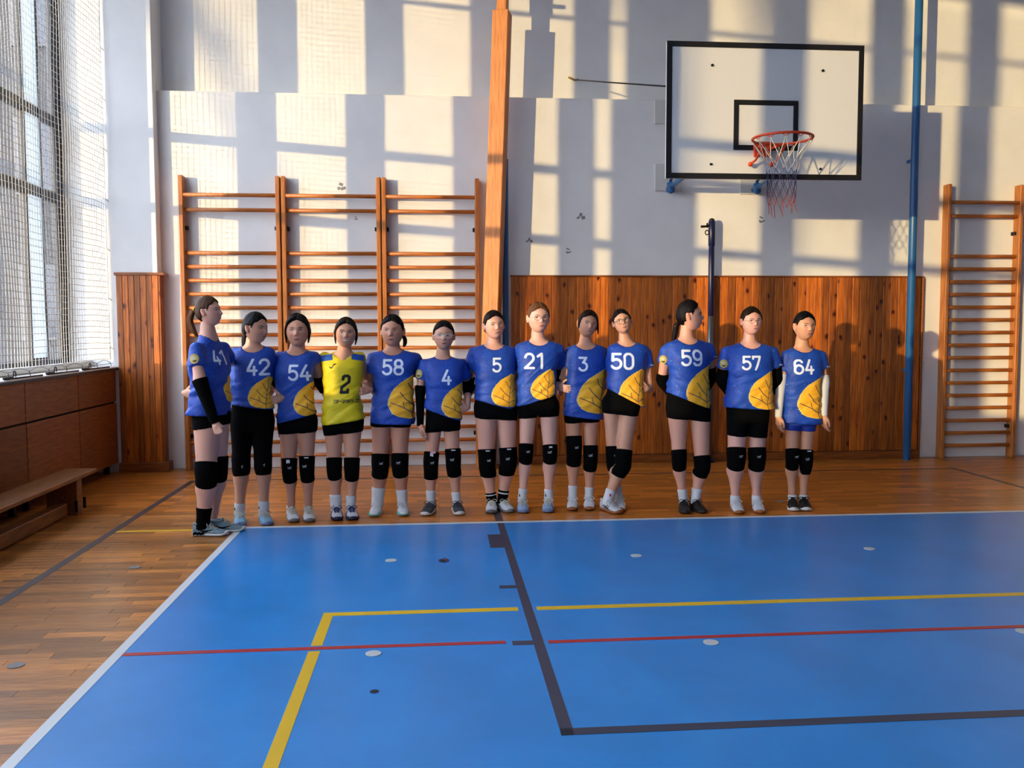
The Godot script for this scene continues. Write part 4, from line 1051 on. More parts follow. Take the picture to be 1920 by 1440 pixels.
# surface nets over blocks that lie near the surface; returns [positions, indices (outside clockwise)]
func nets(F: Field, lo: Vector3, hi: Vector3, cell: float) -> Array:
	var B := 5
	var bx := int(ceil((hi.x - lo.x) / (cell * B)))
	var by := int(ceil((hi.y - lo.y) / (cell * B)))
	var bz := int(ceil((hi.z - lo.z) / (cell * B)))
	var nx := bx * B + 1
	var ny := by * B + 1
	var nz := bz * B + 1
	var sx := 1
	var sy := nx
	var sz := nx * ny
	var V := PackedFloat32Array()
	V.resize(nx * ny * nz)
	V.fill(1.0)
	var R := cell * B * 0.87 + 0.004
	var has_trunk := F.ln > 0
	var blocks := []
	for k in bz:
		for j in by:
			for i in bx:
				var cx := lo.x + (i + 0.5) * B * cell
				var cy := lo.y + (j + 0.5) * B * cell
				var cz := lo.z + (k + 0.5) * B * cell
				var best := 1.0
				var ds := PackedFloat32Array()
				var td := 1.0
				if has_trunk:
					td = F.trunk(cx, cy, cz)
					best = td
				for p: PackedFloat32Array in F.P:
					var qx := cx - p[0]
					var qy := cy - p[1]
					var qz := cz - p[2]
					var h := clampf((qx * p[3] + qy * p[4] + qz * p[5]) * p[6], 0.0, 1.0)
					qx -= p[3] * h
					qy -= p[4] * h
					qz -= p[5] * h
					var e := sqrt(qx * qx + qy * qy + qz * qz) - p[7] - p[8] * h
					ds.append(e)
					best = minf(best, e)
				if best > R + (0.045 if has_trunk else 0.012): continue
				var act := []
				var lim := best + 2.0 * R + 0.05
				for a in ds.size():
					if ds[a] < lim: act.append(F.P[a])
				var wt := has_trunk and td < lim
				blocks.append(Vector3i(i, j, k))
				for kk in B + 1:
					var z := lo.z + (k * B + kk) * cell
					for jj in B + 1:
						var y := lo.y + (j * B + jj) * cell
						var at := (k * B + kk) * sz + (j * B + jj) * sy + i * B
						for ii in B + 1:
							V[at + ii] = F.eval(lo.x + (i * B + ii) * cell, y, z, act, wt)
	var pos := PackedVector3Array()
	var cellv := PackedInt32Array()
	cellv.resize(nx * ny * nz)
	cellv.fill(-1)
	var cells := PackedInt32Array()
	for b: Vector3i in blocks:
		for kk in B:
			for jj in B:
				var row := (b.z * B + kk) * sz + (b.y * B + jj) * sy + b.x * B
				for ii in B:
					var o := row + ii
					var a0 := V[o]
					var a1 := V[o + 1]
					var a2 := V[o + sy]
					var a3 := V[o + sy + 1]
					var a4 := V[o + sz]
					var a5 := V[o + sz + 1]
					var a6 := V[o + sz + sy]
					var a7 := V[o + sz + sy + 1]
					var n := int(a0 < 0) + int(a1 < 0) + int(a2 < 0) + int(a3 < 0) + int(a4 < 0) + int(a5 < 0) + int(a6 < 0) + int(a7 < 0)
					if n == 0 or n == 8: continue
					var s := Vector3.ZERO
					var c := 0
					if (a0 < 0) != (a1 < 0): s += Vector3(a0 / (a0 - a1), 0, 0); c += 1
					if (a2 < 0) != (a3 < 0): s += Vector3(a2 / (a2 - a3), 1, 0); c += 1
					if (a4 < 0) != (a5 < 0): s += Vector3(a4 / (a4 - a5), 0, 1); c += 1
					if (a6 < 0) != (a7 < 0): s += Vector3(a6 / (a6 - a7), 1, 1); c += 1
					if (a0 < 0) != (a2 < 0): s += Vector3(0, a0 / (a0 - a2), 0); c += 1
					if (a1 < 0) != (a3 < 0): s += Vector3(1, a1 / (a1 - a3), 0); c += 1
					if (a4 < 0) != (a6 < 0): s += Vector3(0, a4 / (a4 - a6), 1); c += 1
					if (a5 < 0) != (a7 < 0): s += Vector3(1, a5 / (a5 - a7), 1); c += 1
					if (a0 < 0) != (a4 < 0): s += Vector3(0, 0, a0 / (a0 - a4)); c += 1
					if (a1 < 0) != (a5 < 0): s += Vector3(1, 0, a1 / (a1 - a5)); c += 1
					if (a2 < 0) != (a6 < 0): s += Vector3(0, 1, a2 / (a2 - a6)); c += 1
					if (a3 < 0) != (a7 < 0): s += Vector3(1, 1, a3 / (a3 - a7)); c += 1
					cellv[o] = pos.size()
					cells.append(o)
					pos.append(lo + (Vector3(b.x * B + ii, b.y * B + jj, b.z * B + kk) + s / c) * cell)
	var idx := PackedInt32Array()
	for o in cells:
		var a := V[o] < 0
		for ax in 3:
			var st: int = [sx, sy, sz][ax]
			if a == (V[o + st] < 0): continue
			var u: int = [sy, sz, sx][ax]
			var v: int = [sz, sx, sy][ax]
			if o - u - v < 0: continue
			var c0 := cellv[o - u - v]
			var c1 := cellv[o - v]
			var c2 := cellv[o]
			var c3 := cellv[o - u]
			if c0 < 0 or c1 < 0 or c3 < 0: continue
			if a:
				idx.append_array([c0, c2, c1, c0, c3, c2])
			else:
				idx.append_array([c0, c1, c2, c0, c2, c3])
	return [pos, idx]

# growing mesh with a colour per point
class SkinMesh:
	var pos := PackedVector3Array()
	var col := PackedColorArray()
	var idx := PackedInt32Array()

	func add(p: PackedVector3Array, i: PackedInt32Array, c, flip := false):
		var base := pos.size()
		pos.append_array(p)
		if c is PackedColorArray:
			col.append_array(c)
		else:
			var cc := PackedColorArray()
			cc.resize(p.size())
			cc.fill(c)
			col.append_array(cc)
		if flip:
			for k in range(0, i.size(), 3):
				idx.append_array([base + i[k], base + i[k + 2], base + i[k + 1]])
		else:
			for k in i: idx.append(base + k)

	func grid(rows: Array, cols: Array, flip := false):   # rows of points; counter-clockwise is outside: e_col x e_row
		var w: int = rows[0].size()
		var p := PackedVector3Array()
		var c := PackedColorArray()
		var i := PackedInt32Array()
		for r in rows.size():
			p.append_array(rows[r])
			c.append_array(cols[r])
		for r in rows.size() - 1:
			for k in w - 1:
				var q := r * w + k
				i.append_array([q, q + w + 1, q + 1, q, q + w, q + w + 1])
		add(p, i, c, flip)

	func mesh() -> ArrayMesh:
		var arr := []
		arr.resize(Mesh.ARRAY_MAX)
		arr[Mesh.ARRAY_VERTEX] = pos
		arr[Mesh.ARRAY_COLOR] = col
		arr[Mesh.ARRAY_INDEX] = idx
		var st := SurfaceTool.new()
		st.create_from_arrays(arr)
		st.generate_normals()
		return st.commit()

func v3(a) -> Vector3:
	return Vector3(a[0], a[1], a[2])

func lin(c: Array, f := 1.0) -> Color:
	return Color(c[0] * f, c[1] * f, c[2] * f).srgb_to_linear()

func set_trunk(F: Field, rows: Array, yaw: float, grow: float):
	# rows: [y, cx, cz, hw, hd], any order; resampled evenly
	rows.sort_custom(func(a, b): return a[0] < b[0])
	F.ly0 = rows[0][0]
	var top: float = rows[-1][0]
	F.ln = 48
	F.ldy = (top - F.ly0) / 47.0
	F.lc = cos(deg_to_rad(yaw))
	F.ls = sin(deg_to_rad(yaw))
	F.L.resize(F.ln * 4)
	for i in F.ln:
		var y := F.ly0 + i * F.ldy
		var k := 0
		while k < rows.size() - 2 and rows[k + 1][0] < y: k += 1
		var f: float = clampf((y - rows[k][0]) / maxf(rows[k + 1][0] - rows[k][0], 1e-5), 0, 1)
		var km := maxi(k - 1, 0)
		var kp := mini(k + 2, rows.size() - 1)
		for c in 4:
			var v := cubic_interpolate(rows[k][c + 1], rows[k + 1][c + 1], rows[km][c + 1], rows[kp][c + 1], f)
			v = lerpf(v, lerpf(rows[k][c + 1], rows[k + 1][c + 1], f), 0.5)
			if c >= 2: v = maxf(v + grow, 0.02)
			F.L[i * 4 + c] = v

# ---- one player
func build_person(num: String, d: Dictionary, look: Dictionary):
	var root := thing("person", look.label, "person", Vector3(d.at[0], 0, d.at[1]), 0.0, "volleyball team in a row")
	var skin_c := lin(look.skin, 1.06)
	var ty: float = d.tyaw
	var top_y: float = d.head[1]
	var chin_y: float = d.head[2]
	var hh := (top_y - chin_y) / 0.232
	# trunk rows from the measured outline
	var app := sqrt(pow(cos(deg_to_rad(ty)), 2) + pow(0.66 * sin(deg_to_rad(ty)), 2))
	var prof: Array = d.prof
	if num == "41": app = 0.86
	var shy: float = (d.sh[0][1] + d.sh[1][1]) * 0.5
	var rows := []
	var neck := v3(d.neck)
	rows.append([neck.y + 0.03, neck.x, -0.012, 0.045, 0.045])
	rows.append([prof[0][0] - 0.005, prof[0][1], -0.012, prof[0][2] / app * 0.92, 0.058])
	var depth := [0.0, 0.072, 0.108, 0.105, 0.112, 0.124]
	for i in range(1, prof.size()):
		var hw: float = prof[i][2] / app
		var hd: float = clampf(depth[i] * (0.75 + hw * 1.7), 0.06, 0.135)
		if i == 1:
			hw = (d.sh[1][0] - d.sh[0][0]) * 0.5 / app
			rows.append([prof[i][0], prof[i][1], -0.010, hw, hd])
		else:
			rows.append([prof[i][0], prof[i][1], 0.004 if i == 2 else 0.0, hw, hd])
	var last: Array = rows[-1]
	rows.append([last[0] - 0.16, last[1], 0, last[3] * 1.01, last[4]])
	# legs
	var legs := []
	var crotch: float = maxf((d.shem[0][1] + d.shem[1][1]) * 0.5 + 0.025, 0.44 * top_y)
	for L in d.legs:
		var knee := v3(L.knee)
		var ank := v3(L.ank)
		var foot := Vector3(ank.x + (ank.x - knee.x) * 0.10, 0.075, ank.z - 0.004)
		var hip := Vector3(lerpf(L.hip[0], d.legs[0].hip[0] * 0.5 + d.legs[1].hip[0] * 0.5, 0.09), crotch + 0.07, knee.z * 0.4)
		var rh: float = L.hip[1] * 0.475
		var rk: float = L.knee[3] * 0.5 - 0.009
		var rc := rk * 0.97
		var ra: float = minf(L.ank[3] * 0.5 - 0.006, rk * 0.70)
		legs.append({"hip": hip, "knee": knee, "calf": knee.lerp(foot, 0.30) + Vector3(0, 0, -0.014), "foot": foot, "rh": rh, "rk": rk, "rc": rc, "ra": maxf(ra, 0.027), "src": L})
	# arms
	var arms := []
	for A in d.arms:
		var s := v3(A.j[0])
		var e := v3(A.j[1])
		var w := v3(A.j[2])
		var basis = null
		var hp := Vector3.ZERO
		if A.hand.size():
			hp = v3(A.hand[0])
			basis = hand_basis(A.hand[1], num)
			w = hp - basis.y * 0.075
			if A.hand[1].begins_with("grip"):
				e.z = minf(e.z, w.z - 0.13) if num != "50" else e.z
		arms.append({"s": s, "e": e, "w": w, "rs": A.w[0] * 0.5 * 0.92, "re": A.w[1] * 0.5 * 0.82, "rw": maxf(A.w[2] * 0.5 * 0.72, 0.021), "slv": A.slv, "band": A.band, "hand": A.hand, "basis": basis, "hp": hp})
	# ---- body
	var F := Field.new()
	var pw: float = maxf((legs[1].hip.x + legs[1].rh) - (legs[0].hip.x - legs[0].rh), 0.2) * 0.5
	var pcx: float = ((legs[1].hip.x + legs[1].rh) + (legs[0].hip.x - legs[0].rh)) * 0.5
	var papp := lerpf(1.0, app, 0.6)
	var inner := []
	for r in rows:
		if r[0] > crotch + 0.20: inner.append([r[0], r[1], r[2], r[3] - 0.012 - 0.016 * smoothstep(shy + 0.02, crotch + 0.2, r[0]), r[4] - 0.011 - 0.009 * smoothstep(shy + 0.03, shy - 0.10, r[0])])
	inner.append([crotch + 0.02, pcx, 0.0, pw / papp * 0.78, 0.075])
	inner.append([crotch + 0.12, pcx, 0.0, pw / papp * 0.80, 0.082])
	set_trunk(F, inner, ty, 0.0)
	for l in legs:
		cone(F.P, l.hip, l.knee + Vector3(0, 0.03, 0), l.rh, l.rk, 0.012)
		cone(F.P, l.knee + Vector3(0, 0.03, 0), l.knee - Vector3(0, 0.04, 0), l.rk, l.rk * 0.93, 0.03)
		cone(F.P, l.knee - Vector3(0, 0.04, 0), l.calf, l.rk * 0.90, l.rc, 0.03)
		cone(F.P, l.calf, l.foot.lerp(l.calf, 0.25), l.rc, l.ra * 1.08, 0.03)
		cone(F.P, l.foot.lerp(l.calf, 0.25), l.foot, l.ra * 1.05, l.ra * 1.05, 0.02)
	for a in arms:
		cone(F.P, a.s - Vector3(0, 0.008, 0), a.e, a.rs * 0.86, a.re, 0.02)
		var belly: Vector3 = a.e.lerp(a.w, 0.28)
		cone(F.P, a.e, belly, a.re, a.re * 1.0, 0.02)
		cone(F.P, belly, a.w, a.re * 0.98, a.rw, 0.015)
	var hb := Basis(Vector3.UP, deg_to_rad(d.head[3])) * Basis(Vector3.RIGHT, deg_to_rad(d.head[5]))
	hb = Basis(Vector3.BACK, deg_to_rad(d.head[4])) * hb
	var hc := Vector3(d.head[0], (top_y + chin_y) * 0.5 - 0.004, 0.022)
	if absf(d.head[3]) > 40.0: hc.z = 0.0
	var nb := Vector3(neck.x, neck.y - 0.05, -0.02)
	var nt := hc + hb * Vector3(0, -0.045, -0.026) * hh
	cone(F.P, nb, nb.lerp(nt, 0.55), 0.060, 0.046 * hh, 0.04)
	cone(F.P, nb.lerp(nt, 0.55), nt, 0.046 * hh, 0.046 * hh, 0.02)
	if num == "2":
		cone(F.P, Vector3(neck.x, neck.y - 0.02, 0.015), Vector3(neck.x + 0.006, neck.y - 0.13, 0.060), 0.036, 0.030, 0.04)
	var lo := Vector3(INF, INF, INF)
	var hi := -lo
	for p: PackedFloat32Array in F.P:
		var a := Vector3(p[0], p[1], p[2])
		var b := a + Vector3(p[3], p[4], p[5])
		var r := maxf(p[7], p[7] + p[8]) + 0.03
		lo = lo.min(a.min(b) - Vector3.ONE * r)
		hi = hi.max(a.max(b) + Vector3.ONE * r)
	lo = lo.min(Vector3(-0.2, 0, -0.16))
	hi = hi.max(Vector3(0.2, 0, 0.16))
	var S := SkinMesh.new()
	var net := nets(F, lo, hi, 0.0125)
	S.add(net[0], net[1], skin_c)
	for a in arms:
		if a.hand.size():
			add_hand(S, a.hand[1], Transform3D(a.basis, a.w), skin_c)
	add_head(S, Transform3D(hb.scaled(Vector3.ONE * hh), hc), skin_c, look, num)
	part("body", S.mesh(), C.skin, root)
	# ---- hair, glasses
	add_hair(root, Transform3D(hb.scaled(Vector3.ONE * hh), hc), look, num)
	if look.has("glasses"): add_glasses(root, Transform3D(hb.scaled(Vector3.ONE * hh), hc), look.glasses)
	# ---- shorts
	var G := Field.new()
	var hem_l: Array = d.shem[0]
	var hem_r: Array = d.shem[1]
	var pel := []
	pel.append([crotch - 0.0, pcx, 0.0, pw / papp * 0.96, 0.096])
	var hem_lo: float = minf(d.hem[0][1], d.hem[1][1])
	var hem_hi: float = maxf(d.hem[0][1], d.hem[1][1])
	pel.append([minf(crotch + 0.08, hem_lo - 0.005), pcx, -0.004, minf(pw / papp, last[3] * 0.97), 0.106])
	var top_lim: float = pel[1][0] + 0.03
	for i in range(2, prof.size()):
		if prof[i][0] > top_lim and prof[i][0] < hem_hi + 0.25: pel.append([prof[i][0], prof[i][1], -0.002, prof[i][2] / app - 0.014, 0.092])
	if pel.size() < 3: pel.append([top_lim + 0.1, last[1], -0.002, last[3] - 0.014, 0.092])
	var cutp: Array = hem_plane(d.hem[0], d.hem[1])
	G.planes.append([-cutp[0], -(cutp[1] + 0.045)])
	set_trunk(G, pel, ty, 0.002)
	for l in legs:
		cone(G.P, l.hip, l.knee + Vector3(0, 0.03, 0), l.rh + 0.007, l.rk + 0.009, 0.012)
		if num == "42":
			cone(G.P, l.knee + Vector3(0, 0.03, 0), l.knee - Vector3(0, 0.04, 0), l.rk + 0.009, l.rk + 0.008, 0.03)
			cone(G.P, l.knee - Vector3(0, 0.04, 0), l.calf, l.rk + 0.006, l.rc + 0.006, 0.03)
	G.planes.append(hem_plane(hem_l, hem_r))
	var sn := nets(G, Vector3(pcx - 0.27, minf(hem_l[1], hem_r[1]) - 0.03, -0.2), Vector3(pcx + 0.27, hem_hi + 0.09, 0.2), 0.0105)
	var sm: Material = C.shirt_blue if num == "64" else C.black
	part("leggings" if num == "42" else "shorts", plain_mesh(sn), sm, root)
	# ---- shirt
	build_shirt(root, num, d, rows, ty, arms, neck, look)
	# ---- arm sleeves
	for a in arms:
		if a.band.size():
			var y0: float = a.band[0]
			var y1: float = a.band[1]
			var path := []
			var rad := []
			for k in 13:
				var y := lerpf(y0, y1, k / 12.0)
				var q := limb_at([a.s, a.e, a.e.lerp(a.w, 0.28), a.w], [a.rs * 0.93, a.re, a.re, a.rw], y)
				path.append(q[0])
				rad.append(q[1] + 0.007 + 0.007 * exp(-pow((y - a.e.y) / 0.05, 2)))
			# sleeves of bent arms run on towards the hidden wrist
			if y1 > a.w.y and absf(a.e.y - y1) < 0.14:
				for k in 5:
					var t := 0.12 + k * 0.1
					var p: Vector3 = a.e.lerp(a.w, t)
					if p.distance_to(path[-1]) < 0.01: continue
					path.append(p)
					rad.append(lerpf(a.re, a.rw, t) + 0.012 - 0.004 * k / 4.0)
			tube("arm_sleeve", path, rad, C.white if a.band[2] == "white" else C.black_knit, root, 20)
	# ---- knee pads, socks, shoes
	for li in 2:
		var l: Dictionary = legs[li]
		var src: Dictionary = l.src
		if src.pad.size():
			var path := []
			var rad := []
			for k in 15:
				var f := k / 14.0
				var y := lerpf(src.pad[0], src.pad[1], f)
				var q := limb_at([l.hip, l.knee + Vector3(0, 0.03, 0), l.knee - Vector3(0, 0.04, 0), l.calf], [l.rh, l.rk, l.rk * 0.93, l.rc], y)
				var bulge := sin(f * PI)
				path.append(q[0] + Vector3(0, 0, 0.010 * bulge))
				rad.append(q[1] + 0.0085 + 0.004 * bulge)
			var pad := tube("knee_pad", path, rad, C.black_knit, root, 22)
			var rim_p := [path[0], path[0] + (path[1] - path[0]) * 0.6]
			tube("cuff", rim_p, [rad[0] + 0.002], C.black, pad, 22)
			if num in ["54", "58", "4", "5", "21", "3", "57", "64", "50"] and not (num == "50" and li == 1):
				var mid: Vector3 = path[5]
				add_pad_mark(pad, mid + Vector3(0.012 if li == 0 else -0.010, 0.0, rad[5] + 0.0015), 1.0 if li == 1 else 0.9)
			if (num == "54" and li == 0) or (num == "4" and li == 0) or (num == "21" and li == 1):
				part("care_tag", box_mesh(Vector3(0.026, 0.028, 0.002), 0.0008), C.white, pad, path[0] + Vector3(0.0, -0.012, rad[0] + 0.003))
			if num == "4" and li == 0:
				part("pink_lining", box_mesh(Vector3(0.045, 0.02, 0.01), 0.004), C.pink, pad, path[0] + Vector3(0.01, 0.008, rad[0] - 0.003))
			if num in ["5", "54", "4", "64"] and (li == 1 or num == "5"):
				part("cuff_label", box_mesh(Vector3(0.034, 0.009, 0.002), 0.0008), C.white, pad, path[0] + Vector3(0.004, 0.001, rad[0] + 0.002))
		elif num == "42":
			add_pad_mark(root, l.knee + Vector3(0.012, -0.02, l.rk + 0.0115), 1.0)
		if src.sock.size():
			var path := []
			var rad := []
			for k in 8:
				var y := lerpf(src.sock[0], 0.055, k / 7.0)
				var q := limb_at([l.calf, l.foot.lerp(l.calf, 0.25), l.foot, l.foot - Vector3(0, 0.05, 0)], [l.rc, l.ra * 1.08, l.ra * 1.05, l.ra * 1.1], y)
				path.append(q[0])
				rad.append(q[1] + 0.0075)
			var kind: String = src.sock[1]
			var so := tube("sock", path, rad, C.white if kind == "white" else C.black_knit, root, 18)
			if kind == "band":
				tube("stripe", [path[1], path[1].lerp(path[2], 0.6)], [rad[1] + 0.0015], C.white, so, 18)
			if num == "42" or num == "21":
				part("mark", box_mesh(Vector3(0.010, 0.022, 0.002), 0.001), C.black, so, path[3] + Vector3(-rad[3] * 0.75, 0, rad[3] * 0.68), Vector3(0, -0.8, 0.2))
			if num == "50" and li == 1:
				part("mark", box_mesh(Vector3(0.014, 0.022, 0.003), 0.001), C.red_mark, so, path[2] + Vector3(-0.004, 0, rad[2]))
		var toe := Vector3(src.toe[0], 0, src.toe[1])
		var g := Vector3(l.foot.x, 0, l.foot.z)
		if src.has("heel") and num == "41":
			var heel := Vector3(src.heel[0], 0, src.heel[1])
			g = heel + (toe - heel).normalized() * 0.072
		var lift := 0.0
		var dir := toe - g
		if num == "50" and li == 1: dir = Vector3(0.08, 0, 0.16)
		build_shoe(root, look.shoe, g, atan2(dir.x, dir.z), num, li)

func hem_plane(a: Array, b: Array):
	var n := Vector3(-(b[1] - a[1]), b[0] - a[0], 0).normalized()
	return [n, n.x * a[0] + n.y * a[1]]

# centre and radius of a limb of joints at a height
func limb_at(j: Array, r: Array, y: float) -> Array:
	for i in j.size() - 1:
		if y <= j[i].y and y >= j[i + 1].y:
			var f: float = (j[i].y - y) / maxf(j[i].y - j[i + 1].y, 1e-5)
			return [j[i].lerp(j[i + 1], f), lerpf(r[i], r[i + 1], f)]
	var e := 0 if y > j[0].y else j.size() - 1
	return [Vector3(j[e].x, y, j[e].z), r[e]]

func plain_mesh(net: Array) -> ArrayMesh:
	var arr := []
	arr.resize(Mesh.ARRAY_MAX)
	arr[Mesh.ARRAY_VERTEX] = net[0]
	arr[Mesh.ARRAY_INDEX] = net[1]
	var st := SurfaceTool.new()
	st.create_from_arrays(arr)
	st.generate_normals()
	return st.commit()

func build_shirt(root: Node3D, num: String, d: Dictionary, rows: Array, ty: float, arms: Array, neck: Vector3, look: Dictionary):
	var F := Field.new()
	var rr := rows.duplicate(true)
	set_trunk(F, rr, ty, 0.0)
	var sleeveless := num == "2"
	for a in arms:
		var t: float = clampf((a.s.y - a.slv) / maxf(a.s.y - a.e.y, 0.05), 0.2, 0.95)
		var end: Vector3 = a.s.lerp(a.e, t)
		if sleeveless:
			cone(F.P, a.s + (a.s - end) * 0.3, a.s.lerp(end, 0.3), a.rs * 1.02, a.rs * 1.02, 0.03, 1.0)
		else:
			cone(F.P, a.s - Vector3(0, 0.006, 0), end, a.rs * 0.96, a.rs * 1.08 + 0.012, 0.03, 1.0)
	F.planes.append(hem_plane(d.hem[0], d.hem[1]))
	var nc := neck + Vector3(sin(deg_to_rad(ty)) * 0.04, 0.062, cos(deg_to_rad(ty)) * 0.04)
	F.holes.append([nc, 0.106])
	F.planes.append([Vector3.DOWN, -(neck.y + (-0.016 if num == "41" else 0.012))])
	if sleeveless:
		F.holes.append([neck + Vector3(0.003, -0.005, 0.105), 0.062])
		F.holes.append([neck + Vector3(0.006, -0.050, 0.125), 0.046])
		F.holes.append([neck + Vector3(0.008, -0.080, 0.135), 0.034])
	var lo := Vector3(-0.34, minf(d.hem[0][1], d.hem[1][1]) - 0.03, -0.24)
	var hi := Vector3(0.34, neck.y + 0.07, 0.24)
	for a in arms:
		lo.z = minf(lo.z, a.s.z - 0.12)
		hi.z = maxf(hi.z, a.s.z + 0.12)
	var net := nets(F, lo, hi, 0.0105)
	var pos: PackedVector3Array = net[0]
	var idx: PackedInt32Array = net[1]
	# folds: slanting ripples that gather at the waist
	var nz := noise(int(num) + 60, 1.0, 2)
	var c := cos(deg_to_rad(ty))
	var s := sin(deg_to_rad(ty))
	var slope: float = (d.hem[1][1] - d.hem[0][1]) / 0.3
	var col := PackedColorArray()
	var uv := PackedVector2Array()
	col.resize(pos.size())
	uv.resize(pos.size())
	var rib := Color(0.55, 0.5, 0.62) if not sleeveless else Color(0.8, 0.78, 0.7)
	for i in pos.size():
		var p := pos[i]
		var x := p.x * c - p.z * s
		var z := p.x * s + p.z * c
		uv[i] = Vector2((x + 0.34) / 0.68, (1.50 - p.y) / 0.84)
		var low := smoothstep(neck.y - 0.14, neck.y - 0.30, p.y)
		var amp := 0.0040 + 0.0095 * low
		var along := p.x * 2.0 + p.z * 3.0
		var q := nz.get_noise_3d(along * 1.6, (p.y - slope * p.x * 1.2 - 0.35 * p.x) * 13.0, p.z * 1.5)
		var out := Vector3(p.x - d.prof[2][1], 0, p.z).normalized()
		pos[i] = p + out * q * amp
		var dn := p.distance_to(nc)
		col[i] = rib if dn < 0.1125 and p.z > -0.12 else Color.WHITE
	var front := PackedInt32Array()
	var backs := PackedInt32Array()
	for k in range(0, idx.size(), 3):
		var m := (pos[idx[k]] + pos[idx[k + 1]] + pos[idx[k + 2]]) / 3.0
		var z := m.x * s + m.z * c
		if z > -0.02:
			front.append_array([idx[k], idx[k + 1], idx[k + 2]])
		else:
			backs.append_array([idx[k], idx[k + 1], idx[k + 2]])
	# normals over the whole, then two surfaces
	var all := []
	all.resize(Mesh.ARRAY_MAX)
	all[Mesh.ARRAY_VERTEX] = pos
	all[Mesh.ARRAY_INDEX] = idx
	var nrm := PackedVector3Array()
	nrm.resize(pos.size())
	for k in range(0, idx.size(), 3):
		var a := pos[idx[k]]
		var n := (pos[idx[k + 2]] - a).cross(pos[idx[k + 1]] - a)
		nrm[idx[k]] += n
		nrm[idx[k + 1]] += n
		nrm[idx[k + 2]] += n
	for i in nrm.size(): nrm[i] = nrm[i].normalized()
	var am := ArrayMesh.new()
	for set_ in [front, backs]:
		var arr := []
		arr.resize(Mesh.ARRAY_MAX)
		arr[Mesh.ARRAY_VERTEX] = pos
		arr[Mesh.ARRAY_NORMAL] = nrm
		arr[Mesh.ARRAY_TEX_UV] = uv
		arr[Mesh.ARRAY_COLOR] = col
		arr[Mesh.ARRAY_INDEX] = set_
		am.add_surface_from_arrays(Mesh.PRIMITIVE_TRIANGLES, arr)
	var fm := cloth(ImageTexture.create_from_image(shirt_image(num, d, ty)))
	am.surface_set_material(0, fm)
	if sleeveless:
		if not C.has("back_yellow"):
			C.back_yellow = cloth(null)
			C.back_yellow.albedo_color = Color(0.80, 0.72, 0.03)
		am.surface_set_material(1, C.back_yellow)
	else:
		if not C.has("back_blue"):
			C.back_blue = cloth(ImageTexture.create_from_image(shirt_base))
		am.surface_set_material(1, C.back_blue)
	var shirt := part("shirt", am, null, root)
	# round club badge on the sleeve at the left of the photo, white mark on the other
	if num in ["41", "59", "57", "4"]:
		var a: Dictionary = arms[0]
		var t: float = clampf((a.s.y - a.slv) / maxf(a.s.y - a.e.y, 0.05), 0.2, 0.95)
		var c0: Vector3 = a.s.lerp(a.e, t * 0.66)
		var n: Vector3 = Vector3(-0.40, 0.1, 0.9).normalized() if num != "41" else Vector3(-0.1, 0.05, 1.0).normalized()
		if num == "4": n = Vector3(-0.55, 0.1, 0.8).normalized()
		add_badge(shirt, c0, n, a.rs * 1.08 + 0.013, (a.s - a.e).normalized())
	if num in ["50", "59", "57", "64"]:
		var a: Dictionary = arms[1]
		var t: float = clampf((a.s.y - a.slv) / maxf(a.s.y - a.e.y, 0.05), 0.2, 0.95)
		var c0: Vector3 = a.s.lerp(a.e, t * 0.86)
		var n := Vector3(0.45, 0.0, 0.9).normalized()
		var st := mb()
		st.set_smooth_group(-1)
		var r: float = a.rs * 1.08 + 0.0135
		var bx := Vector3.UP.cross(n).normalized()
		for q in [[-0.020, -0.006, 0.022, 0.013], [0.006, -0.006, 0.016, 0.008]]:
			var o := c0 + n * r
			var p0: Vector3 = o + bx * q[0] + Vector3.UP * q[1]
			var p1: Vector3 = o + bx * (q[0] + q[2]) + Vector3.UP * q[1]
			var p2: Vector3 = o + bx * (q[0] + q[2] * 0.8) + Vector3.UP * (q[1] + q[3])
			for f in [[p0, p1, p2], [p0 - n * 0.003, p2 - n * 0.003, p1 - n * 0.003]]: tri(st, f[0], f[1], f[2])
		part("sleeve_mark", done(st), C.white, shirt)

func cloth(t) -> StandardMaterial3D:
	var m := mat(Color.WHITE, 0.62)
	if t: m.albedo_texture = t
	m.vertex_color_use_as_albedo = true
	m.texture_repeat = false
	return m

